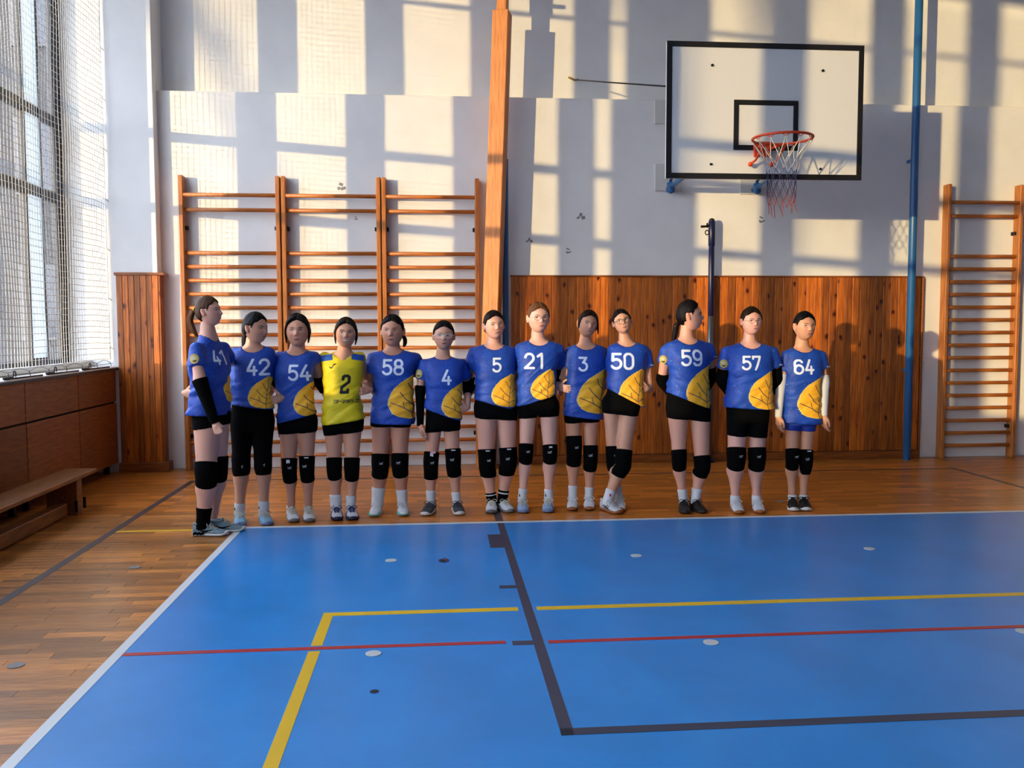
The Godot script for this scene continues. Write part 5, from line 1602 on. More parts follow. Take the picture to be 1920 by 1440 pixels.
func add_badge(parent: Node3D, c0: Vector3, n0: Vector3, r: float, up: Vector3):
	var n := (n0 - up * n0.dot(up)).normalized()
	if not C.has("badge"):
		var im := Image.create(64, 64, false, Image.FORMAT_RGB8)
		for y in 64:
			for x in 64:
				var p := Vector2(x - 31.5, y - 31.5) / 32.0
				var l := p.length()
				var cc := Color(0.70, 0.60, 0.22)
				if l > 0.90: cc = Color(0.80, 0.72, 0.35)
				elif l > 0.72: cc = Color(0.45, 0.42, 0.20) if int(atan2(p.y, p.x) * 6.0 + 40) % 2 == 0 else Color(0.78, 0.70, 0.34)
				else:
					cc = Color(0.80, 0.68, 0.25)
					for b in [Vector2(-0.33, -0.12), Vector2(0.0, -0.38), Vector2(0.33, -0.12), Vector2(0.0, 0.02)]:
						var q: float = (p - b).length()
						if q < 0.24: cc = Color(0.88, 0.88, 0.85)
						if q < 0.10 or absf(q - 0.22) < 0.03: cc = Color(0.55, 0.50, 0.35)
					if p.y > 0.30 and l < 0.66: cc = Color(0.12, 0.12, 0.10) if p.x > -0.2 else Color(0.55, 0.5, 0.2)
				im.set_pixel(x, y, cc)
		C.badge = mat(Color.WHITE, 0.6)
		C.badge.albedo_texture = ImageTexture.create_from_image(im)
	var st := mb()
	st.set_smooth_group(0)
	var bx := up.cross(n).normalized()
	var by := up
	var R := 0.034
	var pt := func(u: float, v: float) -> Vector3:
		var ang := u * R / r
		return c0 + (n * cos(ang) + bx * sin(ang)) * r + by * v * R
	for i in 5:
		for k in 28:
			var f := [[i, k], [i + 1, k], [i + 1, k + 1], [i, k], [i + 1, k + 1], [i, k + 1]]
			for q in [0, 2, 1, 3, 5, 4]:
				var rad: float = f[q][0] / 5.0
				var a: float = TAU * f[q][1] / 28.0
				var u := rad * cos(a)
				var v := rad * sin(a)
				st.set_uv(Vector2(u * 0.5 + 0.5, 0.5 - v * 0.5))
				st.add_vertex(pt.call(u, v))
	part("badge", done(st), C.badge, parent)

# small running-wing emblem on a knee pad: two strokes over a bar
func add_pad_mark(parent: Node3D, at: Vector3, s: float):
	var st := mb()
	st.set_smooth_group(-1)
	var w := 0.017 * s
	for q in [[-1.0, 0.28, -0.15, 0.05, 0.16], [-0.15, 0.05, 1.0, 0.55, 0.20], [-0.9, -0.42, 0.9, -0.42, 0.13], [-0.15, 0.05, 0.75, 0.05, 0.10]]:
		var a := Vector3(q[0] * w, q[1] * w, 0)
		var b := Vector3(q[2] * w, q[3] * w, 0)
		var n: Vector3 = Vector3(-(b - a).y, (b - a).x, 0).normalized() * q[4] * w * 0.8
		var z := Vector3(0, 0, 0.0008)
		quad(st, at + a - n + z, at + b - n * 0.5 + z, at + b + n * 0.5 + z, at + a + n + z)
		quad(st, at + a + n, at + b + n * 0.5, at + b - n * 0.5, at + a - n)
	part("emblem", done(st), C.white, parent)

# ---- printed shirts
func make_shirt_base() -> Image:
	var im := Image.create(340, 420, false, Image.FORMAT_RGBA8)
	var nz := noise(77, 0.018, 3)
	var ni := nz.get_image(340, 420)
	var rng := RandomNumberGenerator.new()
	rng.seed = 5
	for y in 420:
		for x in 340:
			var v := ni.get_pixel(x, y).r
			im.set_pixel(x, y, Color(0.05, 0.25 + 0.06 * (v - 0.5), 0.63 + 0.10 * (v - 0.5)))
	for i in 1700:
		var x := rng.randi_range(4, 335)
		var y := int(pow(rng.randf(), 1.35) * 410) + 4
		var a := rng.randf_range(0.2, 0.8) * (1.0 - 0.5 * y / 420.0)
		var r := rng.randf_range(0.4, 1.0 + 1.3 * pow(rng.randf(), 3.0))
		for yy in range(-3, 4):
			for xx in range(-3, 4):
				var k := clampf(r + 0.5 - Vector2(xx, yy).length(), 0, 1) * a
				if k <= 0.0: continue
				var px := clampi(x + xx, 0, 339)
				var py := clampi(y + yy, 0, 419)
				im.set_pixel(px, py, im.get_pixel(px, py).lerp(Color(0.55, 0.75, 0.92), k))
	return im

func make_leaf() -> Image:
	var w := 200
	var h := 260
	var im := Image.create(w, h, false, Image.FORMAT_RGBA8)
	var edge := [Vector2(0, 0.78), Vector2(0.04, 0.70), Vector2(0.12, 0.52), Vector2(0.22, 0.33), Vector2(0.34, 0.17), Vector2(0.46, 0.07), Vector2(0.58, 0.015), Vector2(0.68, 0.0), Vector2(0.78, 0.035), Vector2(0.88, 0.13), Vector2(0.95, 0.30), Vector2(1.0, 0.62)]
	var veins := [[Vector2(0.80, 0.04), Vector2(0.79, 0.35), Vector2(0.72, 0.60), Vector2(0.68, 0.90), Vector2(0.70, 1.0)], [Vector2(0.70, 0.88), Vector2(0.40, 0.74), Vector2(0.10, 0.64)], [Vector2(0.72, 0.72), Vector2(0.52, 0.58), Vector2(0.36, 0.42)], [Vector2(0.77, 0.47), Vector2(0.66, 0.34), Vector2(0.58, 0.22)], [Vector2(0.72, 0.86), Vector2(0.95, 0.80)], [Vector2(0.75, 0.60), Vector2(0.96, 0.45)], [Vector2(0.47, 0.765), Vector2(0.44, 0.63)]]
	for y in h:
		var v := y / float(h)
		var k := 0
		while k < edge.size() - 2 and edge[k + 1].x < v: k += 1
		var e: float = lerpf(edge[k].y, edge[k + 1].y, clampf((v - edge[k].x) / (edge[k + 1].x - edge[k].x), 0, 1))
		var saw := (1.0 - fposmod(v * 24.0, 1.0)) * 0.034 if v < 0.86 else 0.0
		var er: float = 1.6 - e
		for x in w:
			var u := x / float(w)
			if u < e + saw or u > er: continue
			var cc := Color(0.93, 0.70, 0.13)
			if u < e + saw + 0.026: cc = Color(0.95, 0.87, 0.58)
			else:
				var t := sin((u * 0.9 + v) * 21.0) * 0.5 + 0.5
				cc = Color(0.97, 0.69, 0.12).lerp(Color(1.0, 0.75, 0.19), t)
			im.set_pixel(x, y, cc)
	for ve in veins:
		for i in ve.size() - 1:
			for s in 120:
				var p: Vector2 = ve[i].lerp(ve[i + 1], s / 120.0) * Vector2(w, h)
				var r := 2 if i > 0 or ve.size() > 4 else 2
				for yy in range(-r + 1, r):
					for xx in range(-r + 1, r):
						var q := Vector2i(p) + Vector2i(xx, yy)
						if q.x >= 0 and q.y >= 0 and q.x < w and q.y < h and im.get_pixelv(q).a > 0.5:
							im.set_pixelv(q, Color(0.12, 0.13, 0.36))
	return im

func arc(c: Vector2, rx: float, ry: float, a0: float, a1: float, n := 10) -> Array:
	var o := []
	for i in n + 1:
		var a := deg_to_rad(lerpf(a0, a1, i / float(n)))
		o.append(c + Vector2(cos(a) * rx, -sin(a) * ry))
	return o

# strokes in a box one unit high, 0.62 wide, y down
func strokes(ch: String) -> Array:
	var V := func(x, y): return Vector2(x, y)
	match ch:
		"0": return [arc(Vector2(0.31, 0.31), 0.25, 0.25, 0, 180) + [Vector2(0.06, 0.69)] + arc(Vector2(0.31, 0.69), 0.25, 0.25, 180, 360) + [Vector2(0.56, 0.31)]]
		"1": return [[Vector2(0.12, 0.22), Vector2(0.36, 0.06), Vector2(0.36, 0.94)]]
		"2": return [arc(Vector2(0.31, 0.31), 0.24, 0.25, 170, -40) + [Vector2(0.08, 0.92), Vector2(0.56, 0.92)]]
		"3": return [[Vector2(0.08, 0.07), Vector2(0.52, 0.07), Vector2(0.30, 0.40)], arc(Vector2(0.29, 0.66), 0.26, 0.27, 90, -155, 14)]
		"4": return [[Vector2(0.36, 0.05), Vector2(0.06, 0.70), Vector2(0.58, 0.70)], [Vector2(0.43, 0.48), Vector2(0.43, 0.95)]]
		"5": return [[Vector2(0.54, 0.07), Vector2(0.13, 0.07), Vector2(0.10, 0.46)] + arc(Vector2(0.29, 0.65), 0.26, 0.27, 130, -150, 14)]
		"6": return [arc(Vector2(0.31, 0.66), 0.25, 0.27, 0, 360, 20), [Vector2(0.06, 0.66), Vector2(0.07, 0.40)] + arc(Vector2(0.31, 0.31), 0.25, 0.25, 170, 30)]
		"7": return [[Vector2(0.07, 0.20), Vector2(0.07, 0.07), Vector2(0.56, 0.07), Vector2(0.24, 0.95)]]
		"8": return [arc(Vector2(0.31, 0.28), 0.21, 0.22, 0, 360, 20), arc(Vector2(0.31, 0.70), 0.25, 0.24, 0, 360, 20)]
		"9": return [arc(Vector2(0.31, 0.34), 0.25, 0.27, 0, 360, 20), [Vector2(0.56, 0.34), Vector2(0.55, 0.60)] + arc(Vector2(0.31, 0.69), 0.25, 0.25, 0, -150)]
		"B2": return [[Vector2(0.22, 0.24), Vector2(0.24, 0.12), Vector2(0.32, 0.07), Vector2(0.46, 0.07), Vector2(0.54, 0.15), Vector2(0.52, 0.38), Vector2(0.15, 0.66), Vector2(0.10, 0.92), Vector2(0.44, 0.92), Vector2(0.46, 0.80)]]
		"T": return [[Vector2(0.02, 0.06), Vector2(0.6, 0.06)], [Vector2(0.31, 0.06), Vector2(0.31, 0.95)]]
		"O": return [arc(Vector2(0.31, 0.5), 0.27, 0.44, 0, 360, 18)]
		"P": return [[Vector2(0.08, 0.95), Vector2(0.08, 0.06), Vector2(0.34, 0.06)] + arc(Vector2(0.34, 0.29), 0.22, 0.23, 90, -90) + [Vector2(0.08, 0.52)]]
		"R": return [[Vector2(0.08, 0.95), Vector2(0.08, 0.06), Vector2(0.34, 0.06)] + arc(Vector2(0.34, 0.29), 0.22, 0.23, 90, -90) + [Vector2(0.08, 0.52)], [Vector2(0.32, 0.52), Vector2(0.58, 0.95)]]
		"S": return [arc(Vector2(0.31, 0.28), 0.23, 0.22, 30, 250) + arc(Vector2(0.31, 0.72), 0.24, 0.22, 80, -150)]
		"C": return [arc(Vector2(0.33, 0.5), 0.27, 0.44, 45, 315, 16)]
		"Z": return [[Vector2(0.06, 0.06), Vector2(0.56, 0.06), Vector2(0.06, 0.94), Vector2(0.58, 0.94)]]
		"-": return [[Vector2(0.12, 0.5), Vector2(0.5, 0.5)]]
		".": return [[Vector2(0.3, 0.90), Vector2(0.32, 0.94)]]
	return []

func glyph(ch: String, h: int, thick: float, col: Color, slant := 0.0) -> Image:
	var key := "%s%d%s" % [ch, h, col]
	if glyph_cache.has(key): return glyph_cache[key]
	var w := int(h * 0.64)
	var im := Image.create(w, h, false, Image.FORMAT_RGBA8)
	im.fill(Color(col, 0.0))
	var segs := []
	for s in strokes(ch):
		for i in s.size() - 1: segs.append([s[i], s[i + 1]])
	for y in h:
		for x in w:
			var p := Vector2((x + 0.5) / h, (y + 0.5) / h)
			var dm := 1.0
			for s in segs:
				var a: Vector2 = s[0]
				var ab: Vector2 = s[1] - a
				var t := clampf((p - a).dot(ab) / maxf(ab.length_squared(), 1e-6), 0, 1)
				dm = minf(dm, (p - a - ab * t).length())
			var k := clampf((thick * 0.5 - dm) * h + 0.5, 0, 1)
			if k > 0.0: im.set_pixel(x, y, Color(col, k))
	glyph_cache[key] = im
	return im

func shirt_image(num: String, d: Dictionary, ty: float) -> Image:
	var k := 500.0      # pixels per metre
	var X := func(x: float) -> int: return int((x + 0.34) * k)
	var Y := func(y: float) -> int: return int((1.50 - y) * k)
	if num == "2":
		var im := Image.create(340, 420, false, Image.FORMAT_RGBA8)
		im.fill(Color(0.84, 0.755, 0.03))
		var ny: float = d.neck[1]
		for s in [-1, 1]:
			var x0: float = d.neck[0] + (0.112 if s > 0 else -0.128)
			for xx in 48:
				im.fill_rect(Rect2i(X.call(x0) - 24 + xx, Y.call(ny - 0.012) + int(s * xx * 0.16) + (8 if s < 0 else 0), 1, 23), Color(0.05, 0.28, 0.62))
		var b := glyph("B2", int(d.num[2] * k * 1.02), 0.15, Color(0.05, 0.045, 0.04))
		im.blend_rect(b, Rect2i(Vector2i.ZERO, b.get_size()), Vector2i(X.call(d.num[0]) - b.get_width() / 2, Y.call(d.num[1]) - b.get_height() / 2))
		# flying-stroke emblem at the left breast of the photo
		var lp := Vector2(X.call(d.num[0] - 0.095), Y.call(d.num[1] + 0.145))
		for i in 26:
			var t := i / 25.0
			var yy := int(lp.y + 5.0 - 12.0 * smoothstep(0.35, 0.75, t) + 4.0 * sin(t * PI) * (1.0 - t))
			im.fill_rect(Rect2i(int(lp.x - 13 + 26 * t), yy, 2, 5 if t > 0.15 and t < 0.9 else 3), Color(0.06, 0.05, 0.04))
		var text := "TOP-SPORTS.CZ"
		var tx: int = X.call(d.num[0]) - 47
		for i in text.length():
			var g := glyph(text[i], 13, 0.17, Color(0.08, 0.07, 0.05))
			im.blend_rect(g, Rect2i(Vector2i.ZERO, g.get_size()), Vector2i(tx, Y.call(d.num[1] - 0.118)))
			tx += 8 if text[i] != "." else 6
		return im
	var im: Image = shirt_base.duplicate()
	var lf: Array = d.leaf
	var lh := int((lf[1] - lf[2]) * k)
	var lw := int(lh * 0.80)
	var ls: Image = leaf_stamp.duplicate()
	ls.resize(lw, lh, Image.INTERPOLATE_BILINEAR)
	var lx: float = lf[0]
	var nx: float = d.num[0]
	if ty > 20.0:
		lx = 0.01
		nx = 0.005
	elif ty > 0.0:
		lx -= 0.12 * sin(deg_to_rad(ty))
		nx -= 0.12 * sin(deg_to_rad(ty))
	if num == "50": nx += 0.018
	im.blend_rect(ls, Rect2i(Vector2i.ZERO, ls.get_size()), Vector2i(X.call(lx), Y.call(lf[1])))
	var h := int(d.num[2] * k * 1.0)
	var step := int(h * 0.70)
	var x0: int = X.call(nx) - int((num.length() * step) / 2.0)
	for i in num.length():
		var g := glyph(num[i], h, 0.155, Color(0.86, 0.89, 0.94))
		im.blend_rect(g, Rect2i(Vector2i.ZERO, g.get_size()), Vector2i(x0 + i * step + 1, Y.call(d.num[1]) - h / 2))
	return im

# ---- hands
func hand_basis(kind: String, num: String) -> Basis:
	match kind:
		"down":
			if num == "4" : return Basis(Vector3(0.35, 0, 0.94), Vector3(0.05, -1, 0.08).normalized(), Vector3(0.94, 0, -0.35))
			return Basis(Vector3(0.3, 0, 0.95), Vector3(0.0, -1, 0.08).normalized(), Vector3(0.95, 0, -0.3))
		"downr": return Basis(Vector3(-0.3, 0, 0.95), Vector3(0.0, -1, 0.08).normalized(), Vector3(-0.95, 0, -0.3))
		"fist": return Basis(Vector3(0.9, 0.35, 0.2).normalized(), Vector3(0.35, -0.92, 0.15).normalized(), Vector3(0.2, 0.1, -0.97).normalized())
		"gripr": return Basis(Vector3(0.05, 1, 0.0), Vector3(0.80, -0.12, 0.58).normalized(), Vector3(0.58, 0.0, -0.81))
		"gripl": return Basis(Vector3(0.05, 1, 0.0), Vector3(-0.80, -0.12, 0.58).normalized(), Vector3(-0.58, 0.0, -0.81))
	return Basis()

func hand_mesh(kind: String) -> Array:
	# wrist at the origin, fingers along +y, palm towards +z, thumb at +x
	var pose := "relaxed"
	if kind == "fist": pose = "fist"
	elif kind.begins_with("grip"): pose = "grip"
	if hand_cache.has(pose): return hand_cache[pose]
	var bend: Array = {"relaxed": [18, 22, 14], "fist": [72, 88, 55], "grip": [16, 30, 22]}[pose]
	var spread := 1.0 if pose != "grip" else 1.7
	var F := Field.new()
	cone(F.P, Vector3(0, -0.012, 0), Vector3(0, 0.022, 0), 0.0205, 0.023, 0.012)
	var kx := [0.027, 0.009, -0.009, -0.025]
	var ky := [0.078, 0.081, 0.077, 0.070]
	var fl := [[0.036, 0.022, 0.019], [0.040, 0.026, 0.020], [0.037, 0.024, 0.019], [0.029, 0.018, 0.017]]
	for i in 4:
		var k := Vector3(kx[i], ky[i], 0)
		cone(F.P, Vector3(kx[i] * 0.55, 0.016, 0), k, 0.0155, 0.0105, 0.012)
		var ang := 0.0
		var p := k
		var fan: float = kx[i] * 2.0 * spread
		for s in 3:
			ang += deg_to_rad(bend[s] * (1.0 + 0.12 * i))
			var dir := Vector3(fan * cos(ang), cos(ang), sin(ang)).normalized()
			var q: Vector3 = p + dir * fl[i][s]
			cone(F.P, p, q, 0.0088 - 0.0009 * s - (0.0006 if i == 3 else 0.0), 0.0080 - 0.0009 * s - (0.0006 if i == 3 else 0.0), 0.003)
			p = q
	var t0 := Vector3(0.016, 0.018, 0.006)
	var t1 := Vector3(0.040, 0.048, 0.014)
	var t2 := Vector3(0.047, 0.077, 0.018)
	var t3 := Vector3(0.045, 0.099, 0.020)
	if pose == "fist":
		t1 = Vector3(0.034, 0.046, 0.020)
		t2 = Vector3(0.026, 0.070, 0.036)
		t3 = Vector3(0.006, 0.078, 0.042)
	elif pose == "grip":
		t1 = Vector3(0.045, 0.036, 0.008)
		t2 = Vector3(0.066, 0.056, 0.010)
		t3 = Vector3(0.078, 0.074, 0.013)
	cone(F.P, t0, t1, 0.0155, 0.0115, 0.012)
	cone(F.P, t1, t2, 0.0110, 0.0095, 0.003)
	cone(F.P, t2, t3, 0.0095, 0.0080, 0.003)
	var net := nets(F, Vector3(-0.06, -0.045, -0.035), Vector3(0.105, 0.185, 0.10), 0.0036)
	hand_cache[pose] = net
	return net

func add_hand(S: SkinMesh, kind: String, tr: Transform3D, col: Color):
	var net := hand_mesh(kind)
	var p := PackedVector3Array()
	var c := PackedColorArray()
	var k := Transform3D(tr.basis.scaled_local(Vector3(0.92, 0.92, 0.92)), tr.origin)
	for v: Vector3 in net[0]:
		p.append(k * v)
		c.append(col.lerp(Color(col.r * 1.0, col.g * 0.82, col.b * 0.80), smoothstep(0.10, 0.16, v.y)))
	S.add(p, net[1], c, tr.basis.determinant() < 0.0)

# ---- heads: a skull with features worked into it, in metres for a head 0.232 m high
const HB := 0.112
func skull_half(t: float) -> float:      # half width at height t = y / HB
	if t >= 0.0: return 0.0800 * (1.0 - 0.05 * t * t)
	return 0.0800 * (1.0 - 0.07 * -t - 0.15 * t * t)

func face(x: float, y: float) -> Vector3:      # a point of the face over x, y
	var t := clampf(y / HB, -0.999, 0.999)
	var cp := pow(1.0 - t * t, 0.5 if t > 0 else 0.37)
	var s := clampf(x / (skull_half(t) * cp), -0.999, 0.999)
	return skull(t, asin(s))

func skull(t: float, th: float) -> Vector3:
	var cp := pow(maxf(1.0 - t * t, 0.0), 0.5 if t > 0 else 0.37)
	var sx := sin(th)
	var cz := cos(th)
	var x := skull_half(t) * cp * sx
	var y := HB * t
	var z := 0.0
	if cz >= 0.0:
		z = 0.088 * cp * pow(cz, 0.88)
		if t < 0.0: z += 0.006 * -t * cz - 0.010 * smoothstep(-0.75, -1.0, t) * cz
		if t > 0.35: z -= 0.010 * smoothstep(0.35, 0.9, t) * cz
	else:
		var back := 0.098 * (1.0 - 0.48 * smoothstep(-0.1, -0.85, t))
		z = back * cp * cz
	if cz > 0.05:
		var f := smoothstep(0.05, 0.45, cz)
		var ax := absf(x)
		var ramp := smoothstep(0.018, -0.022, y)
		var prof := ramp * (1.0 - smoothstep(-0.026, -0.036, y))
		var sg := 0.0085 + 0.0055 * ramp
		z += f * 0.0195 * exp(-pow(x / sg, 2)) * prof
		z += f * 0.006 * exp(-pow((ax - 0.011) / 0.006, 2) - pow((y + 0.028) / 0.007, 2))
		z -= f * 0.0085 * exp(-pow((ax - 0.031) / 0.016, 2) - pow((y - 0.006) / 0.012, 2))
		z += f * 0.0035 * exp(-pow((y - 0.026) / 0.009, 2)) * exp(-pow(x / 0.05, 2))
		z += f * 0.0045 * exp(-pow((ax - 0.038) / 0.018, 2) - pow((y + 0.022) / 0.022, 2))
		z += f * 0.0065 * exp(-pow(x / 0.021, 2) - pow((y + 0.055) / 0.012, 2))
		z -= f * 0.003 * exp(-pow(x / 0.02, 2) - pow((y + 0.073) / 0.007, 2))
		z += f * 0.006 * exp(-pow(x / 0.019, 2) - pow((y + 0.093) / 0.014, 2))
	return Vector3(x, y, z)

func add_head(S: SkinMesh, tr: Transform3D, col: Color, look: Dictionary, num: String):
	var rows := []
	var cols := []
	var nr := 60
	var ncol := 72
	var blush := Color(col.r * 1.03, col.g * 0.80, col.b * 0.78)
	for r in nr + 1:
		var t := sin(lerpf(-PI / 2, PI / 2, r / float(nr)))
		var row := PackedVector3Array()
		var cr := PackedColorArray()
		for k in ncol + 1:
			var u := k / float(ncol) * 2.0 - 1.0
			var th := PI * (0.55 * u + 0.45 * u * u * u)
			var p := skull(t, th)
			row.append(tr * p)
			var bl := 0.0
			if p.z > 0.02:
				bl = 0.75 * exp(-pow((absf(p.x) - 0.040) / 0.016, 2) - pow((p.y + 0.024) / 0.018, 2)) + 0.5 * exp(-pow(p.x / 0.012, 2) - pow((p.y + 0.024) / 0.012, 2))
			cr.append(col.lerp(blush, bl))
		rows.append(row)
		cols.append(cr)
	S.grid(rows, cols)
	# ears
	for s in [-1.0, 1.0]:
		var er := []
		var ec := []
		for r in 9:
			var row := PackedVector3Array()
			var cr := PackedColorArray()
			var ph := lerpf(-PI / 2, PI / 2, r / 8.0)
			for k in 13:
				var a := TAU * k / 12.0
				var q := Vector3(cos(ph) * sin(a) * 0.008, sin(ph) * 0.030, cos(ph) * cos(a) * 0.018)
				q.x += 0.006 * s * (1.0 - absf(q.z) / 0.02) - 0.35 * s * q.z
				var dent := exp(-pow(q.z / 0.008, 2) - pow((q.y - 0.004) / 0.014, 2))
				q.x -= s * 0.004 * dent
				row.append(tr * (Vector3(s * 0.0812, -0.004 + q.y, -0.008 + q.z + q.y * -0.25) + Vector3(q.x, 0, 0)))
				cr.append(col.lerp(blush, 0.55))
			er.append(row)
			ec.append(cr)
		S.grid(er, ec)
	# eyes, brows and lips lie on the face
	var slant := 0.0016 if look.hair[0] < 0.2 else 0.0
	var squint := 0.72 if num in ["2", "54", "58"] else (0.85 if num in ["3", "4"] else 1.0)
	var dark := Color(0.012, 0.009, 0.008)
	for s in [-1.0, 1.0]:
		var ex: float = s * 0.0315
		var ey := 0.006
		patch(S, tr, 0.0008, 13, 5, func(u: float, v: float) -> Vector2:
			var e := pow(maxf(1.0 - u * u, 0.0), 0.6)
			return Vector2(ex + u * 0.0135, ey + (0.0050 * squint * e * (0.5 + 0.5 * v) - 0.0032 * squint * e * (0.5 - 0.5 * v)) + slant * u * s), func(_u, _v): return Color(0.60, 0.57, 0.54))
		patch(S, tr, 0.0016, 9, 4, func(u: float, v: float) -> Vector2:
			var e := sqrt(maxf(1.0 - u * u, 0.0))
			return Vector2(ex + u * 0.0058, ey + 0.0004 + (0.0046 * minf(squint, 1.0) * e * (0.5 + 0.5 * v) - 0.0036 * squint * e * (0.5 - 0.5 * v))), func(_u, _v): return dark)
		patch(S, tr, 0.0019, 15, 3, func(u: float, v: float) -> Vector2:
			var e := pow(maxf(1.0 - u * u, 0.0), 0.6)
			return Vector2(ex + u * 0.0150, ey + 0.0048 * squint * e + (0.5 + 0.5 * v) * 0.0028 * (0.45 + 0.55 * e) + slant * u * s), func(_u, _v): return dark)
		var bc := lin(look.hair, 0.75).lerp(col, 0.16)
		patch(S, tr, 0.0012, 15, 3, func(u: float, v: float) -> Vector2:
			var tap := 1.0 - 0.6 * smoothstep(-0.2, 1.0, u * s)
			return Vector2(ex + s * 0.002 + u * 0.0185, ey + 0.0165 + 0.0036 * (1.0 - u * u) + 0.0012 * u * s + v * 0.0027 * tap), func(_u, _v): return bc)
		patch(S, tr, 0.0006, 7, 4, func(u: float, v: float) -> Vector2:
			return Vector2(s * 0.0065 + u * 0.0035, -0.0345 + v * 0.0018 * sqrt(maxf(1.0 - u * u, 0.0))), func(_u, _v): return Color(col.r * 0.25, col.g * 0.15, col.b * 0.13))
	var lip := Color(col.r * 0.78, col.g * 0.42, col.b * 0.42)
	var smile := 0.0065 if num == "2" else (0.003 if num in ["54", "50", "21", "5"] else 0.0008)
	var wide := 0.027 if num == "2" else (0.0235 if num in ["54", "50"] else 0.021)
	var open := 0.0042 if num == "2" else (0.0024 if num in ["58", "4"] else 0.0)
	var my := -0.056
	patch(S, tr, 0.0010, 17, 4, func(u: float, v: float) -> Vector2:
		var e := 1.0 - u * u
		return Vector2(u * wide, my + smile * u * u + open * 0.5 * e + (0.5 + 0.5 * v) * 0.0055 * e * (1.0 - 0.25 * exp(-pow(u / 0.22, 2)))), func(_u, _v): return lip)
	patch(S, tr, 0.0010, 17, 4, func(u: float, v: float) -> Vector2:
		var e := 1.0 - u * u
		return Vector2(u * wide, my + smile * u * u - open * 0.5 * e - (0.5 - 0.5 * v) * 0.0072 * pow(e, 0.8)), func(_u, _v): return lip.lerp(Color(col.r * 0.9, col.g * 0.5, col.b * 0.5), 0.4))
	patch(S, tr, 0.0014, 17, 2, func(u: float, v: float) -> Vector2:
		var e := 1.0 - u * u
		return Vector2(u * wide * 0.97, my + smile * u * u + v * (0.0009 + open * 0.5) * e), func(_u, _v): return Color(0.72, 0.70, 0.66) if num == "2" else Color(0.10, 0.03, 0.03))

func patch(S: SkinMesh, tr: Transform3D, off: float, nu: int, nv: int, at: Callable, colour: Callable):
	var rows := []
	var cols := []
	for r in nv:
		var row := PackedVector3Array()
		var cr := PackedColorArray()
		var v := r / float(nv - 1) * 2.0 - 1.0
		for k in nu:
			var u := k / float(nu - 1) * 2.0 - 1.0
			var q: Vector2 = at.call(u, v)
			var p := face(q.x, q.y)
			row.append(tr * (p + Vector3(0, 0, off)))
			cr.append(colour.call(u, v))
		rows.append(row)
		cols.append(cr)
	S.grid(rows, cols)

